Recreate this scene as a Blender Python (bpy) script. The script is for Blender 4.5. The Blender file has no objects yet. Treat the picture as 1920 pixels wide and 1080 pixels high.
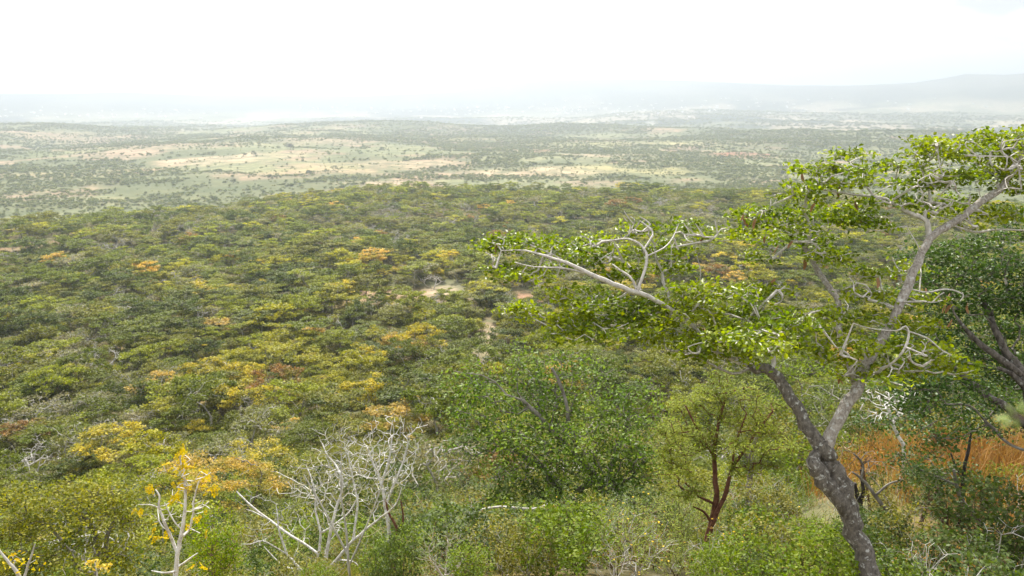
import bpy, math, random
import numpy as np

random.seed(7)
RS = np.random.RandomState(7)
scene = bpy.context.scene
col = scene.collection

# ------------------------------------------------------------------ camera
F = 1493.0                        # focal length in pixels of a 1920 wide picture (28 mm lens)
PITCH = math.radians(13.7)
CP, SP = math.cos(PITCH), math.sin(PITCH)
CAM = np.array([0.0, 0.0, 100.0])
cam_data = bpy.data.cameras.new('camera')
cam = bpy.data.objects.new('camera', cam_data)
col.objects.link(cam)
cam.location = CAM
cam.rotation_euler = (math.radians(90) - PITCH, 0, 0)
cam_data.lens = 28.0
cam_data.sensor_width = 36.0
cam_data.clip_start = 0.05
cam_data.clip_end = 60000
cam_data.dof.use_dof = True
cam_data.dof.focus_distance = 10.0
cam_data.dof.aperture_fstop = 2.8
scene.camera = cam

# ------------------------------------------------------------------ light
SUN_EL, SUN_AZ = math.radians(49), math.radians(-11)      # azimuth from the view direction, towards the left
world = bpy.data.worlds.new('World')
scene.world = world
world.use_nodes = True
nt = world.node_tree
nt.nodes.clear()
n_out = nt.nodes.new('ShaderNodeOutputWorld')
n_bg = nt.nodes.new('ShaderNodeBackground')
n_bg.inputs['Strength'].default_value = 0.068
sky = nt.nodes.new('ShaderNodeTexSky')
sky.sky_type = 'NISHITA'
sky.sun_disc = False
sky.sun_elevation = SUN_EL
sky.sun_rotation = SUN_AZ
sky.dust_density = 3.0
tc = nt.nodes.new('ShaderNodeTexCoord')
mp = nt.nodes.new('ShaderNodeMapping')
mp.inputs['Scale'].default_value = (1, 1, 2.6)
mp.inputs['Location'].default_value = (0.35, 0.1, 0.2)
nz = nt.nodes.new('ShaderNodeTexNoise')
nz.inputs['Scale'].default_value = 2.3
nz.inputs['Detail'].default_value = 7
nz.inputs['Roughness'].default_value = 0.55
cr = nt.nodes.new('ShaderNodeValToRGB')
cr.color_ramp.elements[0].position = 0.33
cr.color_ramp.elements[0].color = (8.6, 8.7, 9.0, 1)
cr.color_ramp.elements[1].position = 0.50
cr.color_ramp.elements[1].color = (10.8, 10.75, 10.65, 1)
mx = nt.nodes.new('ShaderNodeMix')
mx.data_type = 'RGBA'
mx.inputs['Factor'].default_value = 0.92
nt.links.new(tc.outputs['Generated'], mp.inputs['Vector'])
nt.links.new(mp.outputs['Vector'], nz.inputs['Vector'])
nt.links.new(nz.outputs['Fac'], cr.inputs['Fac'])
nt.links.new(sky.outputs['Color'], mx.inputs[6])
nt.links.new(cr.outputs['Color'], mx.inputs[7])
prev = mx.outputs[2]
for cx, cy, cz, w0, seed in ((.62, .86, .19, .976, 3.1), (-.60, .88, .17, .972, 8.7)):    # directions of the two grey clouds
    nv = nt.nodes.new('ShaderNodeVectorMath'); nv.operation = 'NORMALIZE'
    nt.links.new(tc.outputs['Generated'], nv.inputs[0])
    dp = nt.nodes.new('ShaderNodeVectorMath'); dp.operation = 'DOT_PRODUCT'
    L_ = math.sqrt(cx * cx + cy * cy + cz * cz)
    dp.inputs[1].default_value = (cx / L_, cy / L_, cz / L_)
    nt.links.new(nv.outputs[0], dp.inputs[0])
    m1 = nt.nodes.new('ShaderNodeMapRange'); m1.inputs['From Min'].default_value = w0; m1.inputs['From Max'].default_value = 1.0
    nt.links.new(dp.outputs['Value'], m1.inputs['Value'])
    n5 = nt.nodes.new('ShaderNodeTexNoise'); n5.inputs['Scale'].default_value = 7.0; n5.inputs['Detail'].default_value = 6
    m0 = nt.nodes.new('ShaderNodeMapping'); m0.inputs['Location'].default_value = (seed, 0, 0); m0.inputs['Scale'].default_value = (1, 1, 2.2)
    nt.links.new(tc.outputs['Generated'], m0.inputs['Vector']); nt.links.new(m0.outputs[0], n5.inputs['Vector'])
    m2 = nt.nodes.new('ShaderNodeMapRange'); m2.inputs['From Min'].default_value = .42; m2.inputs['From Max'].default_value = .56
    nt.links.new(n5.outputs['Fac'], m2.inputs['Value'])
    mm = nt.nodes.new('ShaderNodeMath'); mm.operation = 'MULTIPLY'; mm.use_clamp = True
    nt.links.new(m1.outputs['Result'], mm.inputs[0]); nt.links.new(m2.outputs['Result'], mm.inputs[1])
    m3 = nt.nodes.new('ShaderNodeMath'); m3.operation = 'MULTIPLY'; m3.inputs[1].default_value = 2.2; m3.use_clamp = True
    nt.links.new(mm.outputs[0], m3.inputs[0])
    m4 = nt.nodes.new('ShaderNodeMix'); m4.data_type = 'RGBA'; m4.inputs[7].default_value = (5.2, 5.3, 5.6, 1)
    nt.links.new(m3.outputs[0], m4.inputs['Factor']); nt.links.new(prev, m4.inputs[6]); prev = m4.outputs[2]
nt.links.new(prev, n_bg.inputs['Color'])
nt.links.new(n_bg.outputs['Background'], n_out.inputs['Surface'])

sun_data = bpy.data.lights.new('sun', 'SUN')
sun_data.energy = 4.3
sun_data.angle = math.radians(2.0)
sun_data.color = (1.0, 0.95, 0.87)
sun = bpy.data.objects.new('sun', sun_data)
col.objects.link(sun)
sun.rotation_euler = (math.radians(90) - SUN_EL, 0, math.pi - SUN_AZ)   # light comes from azimuth SUN_AZ beyond the view
sun.location = (0, 0, 300)

scene.view_settings.view_transform = 'Standard'
scene.view_settings.look = 'None'
scene.view_settings.exposure = 1.1
scene.view_settings.gamma = 1.0
scene.cycles.max_bounces = 6
scene.cycles.diffuse_bounces = 3
scene.cycles.glossy_bounces = 2
scene.cycles.transmission_bounces = 4
scene.cycles.volume_bounces = 1
scene.cycles.use_denoising = True

# ------------------------------------------------------------------ projection helpers
def ray(px, py):
    a = (px - 960.0) / F
    b = (540.0 - py) / F
    return np.array([a, CP + SP * b, -SP + CP * b])

def W(px, py, d):
    "the point d metres ahead of the camera (along its axis) seen at px, py"
    return CAM + ray(px, py) * d

def project(p):
    p = np.atleast_2d(p) - CAM
    fwd = p[:, 1] * CP - p[:, 2] * SP
    up = p[:, 1] * SP + p[:, 2] * CP
    fw = np.maximum(fwd, 1e-3)
    return np.stack([960 + F * p[:, 0] / fw, 540 - F * up / fw, fwd], 1)

# ------------------------------------------------------------------ noise
def _hash(ix, iy, seed):
    h = (ix.astype(np.int64) * 374761393 + iy.astype(np.int64) * 668265263 + seed * 982451653) & 0xffffffff
    h = ((h ^ (h >> 13)) * 1274126177) & 0xffffffff
    h = h ^ (h >> 16)
    return (h & 0xffffff) / float(0xffffff)

def vnoise(x, y, seed=0):
    ix, iy = np.floor(x), np.floor(y)
    fx, fy = x - ix, y - iy
    fx = fx * fx * (3 - 2 * fx)
    fy = fy * fy * (3 - 2 * fy)
    a = _hash(ix, iy, seed); b = _hash(ix + 1, iy, seed)
    c = _hash(ix, iy + 1, seed); d = _hash(ix + 1, iy + 1, seed)
    return (a * (1 - fx) + b * fx) * (1 - fy) + (c * (1 - fx) + d * fx) * fy

def fbm(x, y, scale, octaves=4, seed=0):
    x = np.asarray(x, float) / scale; y = np.asarray(y, float) / scale
    s = 0; amp = 0.5; tot = 0
    for o in range(octaves):
        s = s + amp * vnoise(x + 17.3 * o, y - 9.1 * o, seed + o)
        tot += amp; amp *= 0.5; x = x * 2.03; y = y * 2.03
    return s / tot

def sstep(a, b, x):
    t = np.clip((x - a) / (b - a), 0, 1)
    return t * t * (3 - 2 * t)

# ------------------------------------------------------------------ terrain height
R_T = np.array([0, 2, 4, 7.5, 11, 16, 25, 40, 60, 92, 130, 200, 300, 390, 470, 560, 700, 900, 1250, 1600, 2000, 2350, 2900, 3400, 6500, 16000])
Z_C = np.array([-1.8, -2.1, -3, -5, -7.4, -10.5, -16, -23.5, -30.5, -38.5, -44, -49, -52.5, -54.5, -57, -72, -86, -88, -86, -83, -86, -84, -118, -130, -132, -132])
Z_L = np.array([-1.8, -2.1, -3, -5.2, -7.8, -11, -16.5, -24, -31, -39, -44.5, -50, -53, -56, -72, -85, -92, -94, -90, -86, -84, -82, -118, -130, -132, -132])
HILL_PX = np.array([-3000, -800, 0, 150, 260, 400, 700, 850, 950, 1020, 1150, 1300, 1450, 1560, 1680, 1730, 1770, 1840, 1920, 2600, 5000])
HILL_Z = np.array([30, 40, 0, -4, 18, -20, -30, 20, 110, 165, 178, 145, 100, 92, 118, 165, 212, 200, 225, 250, 100.0])

def H(x, y):
    x = np.asarray(x, float); y = np.asarray(y, float)
    r = np.hypot(x, y)
    az = np.degrees(np.arctan2(x, y))
    c = np.interp(r, R_T, Z_C)
    l = np.interp(r, R_T, Z_L)
    n_ = np.interp(r, [0, 2, 4, 7.5, 11, 13, 16, 20, 25, 32, 40, 60, 92, 130], [-1.8, -2.1, -3, -5, -7.0, -7.9, -9.5, -12.0, -15.2, -19.3, -23.5, -30.5, -38.5, -44])
    t2 = sstep(-5, 7, az) * (r < 130)
    c = c * (1 - t2) + n_ * t2
    t = sstep(-30, -8, az)
    z = l * (1 - t) + c * t
    # spur on the right of the near slope
    z = z + (1.0 * sstep(14, 30, az) * sstep(9, 13, r) + 4.1 * sstep(15, 33, az) * sstep(12, 26, r)) * (1 - sstep(30, 72, r))
    # on the right the plain climbs slowly to the foot of the far range
    t3 = sstep(1, 15, az) * sstep(1700, 2500, r)
    z = z * (1 - t3) + np.interp(r, [1600, 2350, 3500, 5000, 6500, 16000], [-86, -106, -102, -84, -52, -52]) * t3
    # undulation
    z = z + (fbm(x, y, 9, 3, 5) - .5) * 1.2 * sstep(6, 20, r)
    z = z + (fbm(x, y, 60, 3, 15) - .5) * 6 * sstep(60, 200, r)
    z = z + (fbm(x, y, 420, 3, 25) - .5) * 34 * sstep(700, 1400, r) + (fbm(x, y, 800, 2, 45) - .5) * 34 * sstep(1300, 2000, r)
    z = z + (fbm(x, y, 1100, 4, 35) - .5) * 36 * sstep(2500, 4200, r)
    # far ranges of hills
    px = 960 + F * np.tan(np.radians(np.clip(az, -70, 70))) * 0.985
    ridge = np.interp(px, HILL_PX, HILL_Z) + (fbm(px, px * 0 + 3, 60, 3, 8) - .5) * 10
    ridge = ridge * .68
    k = sstep(4700, 7000, r)
    z = z * (1 - k) + (ridge + (fbm(x, y, 500, 3, 95) - .5) * 40 * (1 - sstep(6000, 7000, r))) * k
    k2 = sstep(7400, 10500, r)
    z = z * (1 - k2) + (-60) * k2
    return z + CAM[2]

def hit(px, py, rmax=14000):
    "where the sight line through px, py meets the ground"
    d = ray(px, py)
    d = d / math.hypot(d[0], d[1])
    rr = np.exp(np.linspace(math.log(3), math.log(rmax), 3000))
    zz = CAM[2] + d[2] * rr
    hh = H(d[0] * rr, d[1] * rr)
    k = np.argmax(zz < hh)
    if zz[k] >= hh[k]: k = -1
    r = rr[k]
    return np.array([d[0] * r, d[1] * r, float(hh[k])])

def polar(p):
    return math.degrees(math.atan2(p[0], p[1])), math.log(math.hypot(p[0], p[1]))

# ------------------------------------------------------------------ mesh helpers
class Mesh:
    def __init__(s):
        s.v = []; s.n = 0; s.f3 = []; s.f4 = []
    def add(s, v, f):
        v = np.asarray(v, float).reshape(-1, 3)
        f = np.asarray(f, int)
        if len(f):
            (s.f3 if f.shape[1] == 3 else s.f4).append((f + s.n))
        s.v.append(v); s.n += len(v)
    def data(s, name, mat, smooth=False, attr=None):
        me = bpy.data.meshes.new(name)
        v = np.concatenate(s.v) if s.v else np.zeros((0, 3))
        f3 = np.concatenate(s.f3) if s.f3 else np.zeros((0, 3), int)
        f4 = np.concatenate(s.f4) if s.f4 else np.zeros((0, 4), int)
        me.vertices.add(len(v)); me.vertices.foreach_set('co', v.astype(np.float32).ravel())
        nl = f3.size + f4.size
        me.loops.add(nl); me.polygons.add(len(f3) + len(f4))
        me.loops.foreach_set('vertex_index', np.concatenate([f3.ravel(), f4.ravel()]).astype(np.int32))
        st = np.concatenate([np.arange(len(f3)) * 3, f3.size + np.arange(len(f4)) * 4]).astype(np.int32)
        me.polygons.foreach_set('loop_start', st)
        me.polygons.foreach_set('use_smooth', np.full(len(st), smooth))
        me.materials.append(mat)
        me.update(calc_edges=True)
        return me

def link(name, me, parent=None, loc=None):
    o = bpy.data.objects.new(name, me)
    col.objects.link(o)
    if parent is not None: o.parent = parent
    if loc is not None: o.location = loc
    return o

def empty(name, loc, label, cat, group=None):
    o = bpy.data.objects.new(name, None)
    col.objects.link(o)
    o.location = [float(c) for c in loc]
    o.empty_display_size = 0.3
    o['label'] = label; o['category'] = cat
    if group: o['group'] = group
    return o

# ------------------------------------------------------------------ materials
def new_mat(name):
    m = bpy.data.materials.new(name)
    m.use_nodes = True
    m.node_tree.nodes.clear()
    return m, m.node_tree.nodes, m.node_tree.links

def math_node(N, op, a=None, b=None):
    n = N.new('ShaderNodeMath'); n.operation = op
    return n

def leaf_mat(name, color, alt=None, var=0.35, trans=0.35, rough=0.55, use_tint=False, spec=0.2, patch=1.2):
    "leaves: colour varies from leaf to leaf and in clumps; light shines through"
    m, N, L = new_mat(name)
    out = N.new('ShaderNodeOutputMaterial')
    geo = N.new('ShaderNodeNewGeometry')
    tc = N.new('ShaderNodeTexCoord')
    nz = N.new('ShaderNodeTexNoise'); nz.inputs['Scale'].default_value = patch; nz.inputs['Detail'].default_value = 2
    L.new(tc.outputs['Object'], nz.inputs['Vector'])
    base = N.new('ShaderNodeMix'); base.data_type = 'RGBA'
    ramp = N.new('ShaderNodeMapRange')
    ramp.inputs['From Min'].default_value = 0.35; ramp.inputs['From Max'].default_value = 0.7
    addn = math_node(N, 'ADD'); sc = math_node(N, 'MULTIPLY'); sc.inputs[1].default_value = 0.35
    sb = math_node(N, 'SUBTRACT'); sb.inputs[1].default_value = 0.17
    L.new(geo.outputs['Random Per Island'], sc.inputs[0])
    L.new(sc.outputs[0], addn.inputs[0]); L.new(nz.outputs['Fac'], addn.inputs[1])
    L.new(addn.outputs[0], sb.inputs[0]); L.new(sb.outputs[0], ramp.inputs['Value'])
    L.new(ramp.outputs['Result'], base.inputs['Factor'])
    c = list(color) + [1]
    a = list(alt or [color[0] * 1.5, color[1] * 1.25, color[2]]) + [1]
    if use_tint:
        at = N.new('ShaderNodeAttribute'); at.attribute_type = 'INSTANCER'; at.attribute_name = 'tint'
        mul = N.new('ShaderNodeMix'); mul.data_type = 'RGBA'; mul.blend_type = 'MULTIPLY'; mul.inputs['Factor'].default_value = 1
        mul.inputs[7].default_value = (1.35, 1.22, 0.95, 1)
        L.new(at.outputs['Color'], mul.inputs[6])
        n3 = N.new('ShaderNodeTexNoise'); n3.inputs['Scale'].default_value = .55; n3.inputs['Detail'].default_value = 3
        mp3 = N.new('ShaderNodeMapping'); mp3.inputs['Location'].default_value = (7, 3, 1)
        oi3 = N.new('ShaderNodeObjectInfo'); ad3 = N.new('ShaderNodeVectorMath'); ad3.operation = 'MULTIPLY_ADD'
        cb = N.new('ShaderNodeCombineXYZ'); m10 = N.new('ShaderNodeMath'); m10.operation = 'MULTIPLY'; m10.inputs[1].default_value = 37.0
        L.new(oi3.outputs['Random'], m10.inputs[0]); L.new(m10.outputs[0], cb.inputs[0]); L.new(m10.outputs[0], cb.inputs[1])
        ad3.inputs[1].default_value = (1, 1, 1); L.new(tc.outputs['Object'], ad3.inputs[0]); L.new(cb.outputs[0], ad3.inputs[2])
        L.new(ad3.outputs[0], n3.inputs['Vector'])
        r3 = N.new('ShaderNodeMapRange'); r3.inputs['From Min'].default_value = .46; r3.inputs['From Max'].default_value = .62; r3.inputs['To Max'].default_value = .75
        L.new(n3.outputs['Fac'], r3.inputs['Value'])
        g3 = N.new('ShaderNodeMix'); g3.data_type = 'RGBA'; g3.inputs[7].default_value = (.108, .128, .022, 1)
        L.new(r3.outputs['Result'], g3.inputs['Factor']); L.new(at.outputs['Color'], g3.inputs[6])
        L.new(g3.outputs[2], base.inputs[6]); L.new(mul.outputs[2], base.inputs[7]); L.new(g3.outputs[2], mul.inputs[6])
    else:
        base.inputs[6].default_value = c; base.inputs[7].default_value = a
    hsv = N.new('ShaderNodeHueSaturation'); hsv.inputs['Saturation'].default_value = 1.12
    mr = N.new('ShaderNodeMapRange')
    mr.inputs['To Min'].default_value = 1 - var; mr.inputs['To Max'].default_value = 1 + var
    fr = math_node(N, 'MULTIPLY'); fr.inputs[1].default_value = 7.13
    fr2 = math_node(N, 'FRACT')
    L.new(geo.outputs['Random Per Island'], fr.inputs[0]); L.new(fr.outputs[0], fr2.inputs[0])
    L.new(fr2.outputs[0], mr.inputs['Value']); L.new(mr.outputs['Result'], hsv.inputs['Value'])
    L.new(base.outputs[2], hsv.inputs['Color'])
    bs = N.new('ShaderNodeBsdfPrincipled')
    bs.inputs['Roughness'].default_value = rough
    bs.inputs['Specular IOR Level'].default_value = spec
    L.new(hsv.outputs['Color'], bs.inputs['Base Color'])
    tr = N.new('ShaderNodeBsdfTranslucent')
    br = N.new('ShaderNodeMix'); br.data_type = 'RGBA'; br.blend_type = 'MULTIPLY'; br.inputs['Factor'].default_value = 1
    br.inputs[7].default_value = (1.5, 1.5, 0.7, 1)
    L.new(hsv.outputs['Color'], br.inputs[6]); L.new(br.outputs[2], tr.inputs['Color'])
    ms = N.new('ShaderNodeMixShader'); ms.inputs[0].default_value = trans
    L.new(bs.outputs[0], ms.inputs[1]); L.new(tr.outputs[0], ms.inputs[2])
    L.new(ms.outputs[0], out.inputs['Surface'])
    return m

def bark_mat(name, dark, light, lichen=None, scale=18, amount=0.5, ring=0.0):
    m, N, L = new_mat(name)
    out = N.new('ShaderNodeOutputMaterial')
    tc = N.new('ShaderNodeTexCoord')
    mp = N.new('ShaderNodeMapping'); mp.inputs['Scale'].default_value = (1, 1, 0.6)
    L.new(tc.outputs['Object'], mp.inputs['Vector'])
    n1 = N.new('ShaderNodeTexNoise'); n1.inputs['Scale'].default_value = scale; n1.inputs['Detail'].default_value = 6; n1.inputs['Roughness'].default_value = .65
    L.new(mp.outputs['Vector'], n1.inputs['Vector'])
    r1 = N.new('ShaderNodeValToRGB')
    r1.color_ramp.elements[0].position = 0.35; r1.color_ramp.elements[0].color = (*dark, 1)
    r1.color_ramp.elements[1].position = 0.65; r1.color_ramp.elements[1].color = (*light, 1)
    L.new(n1.outputs['Fac'], r1.inputs['Fac'])
    colout = r1.outputs['Color']
    if lichen:
        n2 = N.new('ShaderNodeTexNoise'); n2.inputs['Scale'].default_value = scale * 0.55; n2.inputs['Detail'].default_value = 5; n2.inputs['Roughness'].default_value = .7
        L.new(tc.outputs['Object'], n2.inputs['Vector'])
        r2 = N.new('ShaderNodeValToRGB')
        r2.color_ramp.elements[0].position = 0.60 - amount * .1; r2.color_ramp.elements[0].color = (0, 0, 0, 1)
        r2.color_ramp.elements[1].position = 0.66 - amount * .1; r2.color_ramp.elements[1].color = (1, 1, 1, 1)
        L.new(n2.outputs['Fac'], r2.inputs['Fac'])
        mx = N.new('ShaderNodeMix'); mx.data_type = 'RGBA'
        L.new(r2.outputs['Color'], mx.inputs['Factor']); L.new(colout, mx.inputs[6]); mx.inputs[7].default_value = (*lichen, 1)
        colout = mx.outputs[2]
    bs = N.new('ShaderNodeBsdfPrincipled'); bs.inputs['Roughness'].default_value = 0.9
    bs.inputs['Specular IOR Level'].default_value = 0.2
    L.new(colout, bs.inputs['Base Color'])
    bp = N.new('ShaderNodeBump'); bp.inputs['Strength'].default_value = 0.8; bp.inputs['Distance'].default_value = 0.02
    L.new(n1.outputs['Fac'], bp.inputs['Height']); L.new(bp.outputs['Normal'], bs.inputs['Normal'])
    L.new(bs.outputs[0], out.inputs['Surface'])
    return m

# terrain material: colour per place (grass, soil, scrub), fine relief by noise
def terrain_mat():
    m, N, L = new_mat('ground')
    out = N.new('ShaderNodeOutputMaterial')
    at = N.new('ShaderNodeAttribute'); at.attribute_name = 'soil'
    tc = N.new('ShaderNodeTexCoord')
    n1 = N.new('ShaderNodeTexNoise'); n1.inputs['Scale'].default_value = 0.09; n1.inputs['Detail'].default_value = 9; n1.inputs['Roughness'].default_value = .7
    L.new(tc.outputs['Object'], n1.inputs['Vector'])
    n2 = N.new('ShaderNodeTexNoise'); n2.inputs['Scale'].default_value = 3.0; n2.inputs['Detail'].default_value = 8; n2.inputs['Roughness'].default_value = .7
    L.new(tc.outputs['Object'], n2.inputs['Vector'])
    av = math_node(N, 'ADD'); L.new(n1.outputs['Fac'], av.inputs[0]); L.new(n2.outputs['Fac'], av.inputs[1])
    mr = N.new('ShaderNodeMapRange'); mr.inputs['From Min'].default_value = .7; mr.inputs['From Max'].default_value = 1.3
    mr.inputs['To Min'].default_value = 0.65; mr.inputs['To Max'].default_value = 1.3
    L.new(av.outputs[0], mr.inputs['Value'])
    hsv = N.new('ShaderNodeHueSaturation')
    n3 = N.new('ShaderNodeTexNoise'); n3.inputs['Scale'].default_value = 0.012; n3.inputs['Detail'].default_value = 12; n3.inputs['Roughness'].default_value = .75
    L.new(tc.outputs['Object'], n3.inputs['Vector'])
    m3 = N.new('ShaderNodeMapRange'); m3.inputs['From Min'].default_value = .38; m3.inputs['From Max'].default_value = .62
    L.new(n3.outputs['Fac'], m3.inputs['Value'])
    tintm = N.new('ShaderNodeMix'); tintm.data_type = 'RGBA'
    tintm.inputs[6].default_value = (.70, .74, .68, 1); tintm.inputs[7].default_value = (1.22, 1.12, 1.05, 1)
    L.new(m3.outputs['Result'], tintm.inputs['Factor'])
    mm = N.new('ShaderNodeMix'); mm.data_type = 'RGBA'; mm.blend_type = 'MULTIPLY'; mm.inputs['Factor'].default_value = 1
    L.new(at.outputs['Color'], mm.inputs[6]); L.new(tintm.outputs[2], mm.inputs[7])
    n4 = N.new('ShaderNodeTexNoise'); n4.inputs['Scale'].default_value = 0.045; n4.inputs['Detail'].default_value = 10; n4.inputs['Roughness'].default_value = .8
    mp4 = N.new('ShaderNodeMapping'); mp4.inputs['Scale'].default_value = (.7, 1.25, 1)
    L.new(tc.outputs['Object'], mp4.inputs['Vector']); L.new(mp4.outputs[0], n4.inputs['Vector'])
    m4 = N.new('ShaderNodeMapRange'); m4.inputs['From Min'].default_value = .47; m4.inputs['From Max'].default_value = .55; m4.inputs['To Max'].default_value = .72
    L.new(n4.outputs['Fac'], m4.inputs['Value'])
    sc4 = N.new('ShaderNodeMix'); sc4.data_type = 'RGBA'; sc4.inputs[7].default_value = (.125, .14, .075, 1)
    L.new(m4.outputs['Result'], sc4.inputs['Factor']); L.new(mm.outputs[2], sc4.inputs[6])
    L.new(mr.outputs['Result'], hsv.inputs['Value']); L.new(sc4.outputs[2], hsv.inputs['Color'])
    bs = N.new('ShaderNodeBsdfPrincipled'); bs.inputs['Roughness'].default_value = 1; bs.inputs['Specular IOR Level'].default_value = 0.05
    L.new(hsv.outputs['Color'], bs.inputs['Base Color'])
    bp = N.new('ShaderNodeBump'); bp.inputs['Strength'].default_value = .6; bp.inputs['Distance'].default_value = .15
    L.new(n2.outputs['Fac'], bp.inputs['Height']); L.new(bp.outputs['Normal'], bs.inputs['Normal'])
    L.new(bs.outputs[0], out.inputs['Surface'])
    return m

def flat_mat(name, color, rough=.8, var=.2, scale=20):
    m, N, L = new_mat(name)
    out = N.new('ShaderNodeOutputMaterial'); tc = N.new('ShaderNodeTexCoord')
    n1 = N.new('ShaderNodeTexNoise'); n1.inputs['Scale'].default_value = scale; n1.inputs['Detail'].default_value = 5
    L.new(tc.outputs['Object'], n1.inputs['Vector'])
    mr = N.new('ShaderNodeMapRange'); mr.inputs['From Min'].default_value = .3; mr.inputs['From Max'].default_value = .7
    mr.inputs['To Min'].default_value = 1 - var; mr.inputs['To Max'].default_value = 1 + var
    L.new(n1.outputs['Fac'], mr.inputs['Value'])
    hsv = N.new('ShaderNodeHueSaturation'); hsv.inputs['Color'].default_value = (*color, 1)
    L.new(mr.outputs['Result'], hsv.inputs['Value'])
    bs = N.new('ShaderNodeBsdfPrincipled'); bs.inputs['Roughness'].default_value = rough
    bs.inputs['Specular IOR Level'].default_value = 0.25
    L.new(hsv.outputs['Color'], bs.inputs['Base Color']); L.new(bs.outputs[0], out.inputs['Surface'])
    return m

# ------------------------------------------------------------------ terrain
# patches of soil and grass: place given by where they lie, extent in degrees and in log distance
def patch(px, py, rx, ry, c, s=1.0, edge=.5):
    p = hit(px, py)
    a0, l0 = polar(p)
    lo = polar(hit(px, py + ry))[1]; hi = polar(hit(px, py - ry))[1]
    rl = max(abs(hi - lo) / 2, 0.01)
    ra = math.degrees(math.atan(rx / F))
    return (a0, l0, ra, rl, np.array(c), s, edge)

SAND = (.36, .26, .185); PALE = (.46, .37, .27); RED = (.34, .12, .07); STRAW = (.42, .38, .18); GREENISH = (.24, .27, .11); DARKS = (.07, .085, .045)
PATCHES = [
    patch(908, 662, 42, 34, SAND), patch(915, 622, 26, 20, PALE), patch(860, 600, 30, 12, (.30, .2, .13)),
    patch(770, 560, 110, 15, (.36, .25, .17)), patch(840, 543, 46, 10, PALE), patch(690, 562, 40, 6, (.38, .27, .19)),
    patch(768, 655, 22, 16, PALE), patch(985, 560, 40, 14, (.36, .22, .15)), patch(1160, 620, 56, 14, PALE), patch(1550, 470, 60, 9, (.33, .24, .17)),
    patch(30, 470, 70, 8, (.30, .2, .13)),
    # plain
    patch(600, 318, 150, 13, STRAW, .7), patch(700, 342, 130, 4, PALE, .7), patch(740, 308, 120, 6, (.44, .36, .24), .8),
    patch(1000, 322, 170, 12, (.50, .40, .26), .9), patch(1010, 326, 60, 3, RED, .7), patch(1200, 316, 160, 10, STRAW, .7),
    patch(420, 297, 100, 7, (.55, .42, .29), 1), patch(505, 290, 70, 5, (.55, .42, .29), .9),
    patch(60, 366, 60, 4, (.34, .24, .18), .7), patch(190, 324, 150, 3, (.45, .28, .18), .8),
    patch(160, 262, 150, 12, (.42, .27, .20), .6), patch(350, 272, 130, 6, (.42, .30, .22), .6), patch(140, 285, 120, 5, GREENISH, .6),
    patch(520, 250, 120, 5, (.40, .28, .2), .4), patch(600, 262, 90, 6, (.48, .36, .26), .6),
    patch(1120, 292, 100, 3, (.5, .36, .25), .7), patch(1010, 282, 50, 3, RED, .5), patch(1400, 292, 80, 5, RED, .75), patch(1300, 285, 60, 3, (.45, .28, .2), .7),
    patch(1340, 268, 220, 5, STRAW, .7), patch(1090, 268, 120, 4, STRAW, .6), patch(900, 262, 120, 3, STRAW, .5),
    patch(1700, 322, 90, 8, GREENISH, .8), patch(1600, 290, 60, 5, STRAW, .6),
    patch(1120, 262, 40, 3, (.36, .24, .18), .6),
    patch(1050, 243, 260, 9, DARKS, .8), patch(1650, 262, 300, 18, (.07, .075, .06), .7), patch(1600, 216, 280, 4, DARKS, .7),
    patch(880, 240, 200, 5, DARKS, .7), patch(80, 240, 160, 4, DARKS, .6),
    patch(1220, 229, 10, 3, (.75, .7, .62), 1), patch(1060, 221, 200, 5, (.42, .4, .3), .6), patch(1750, 196, 180, 4, (.36, .38, .24), .5),
]

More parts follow.
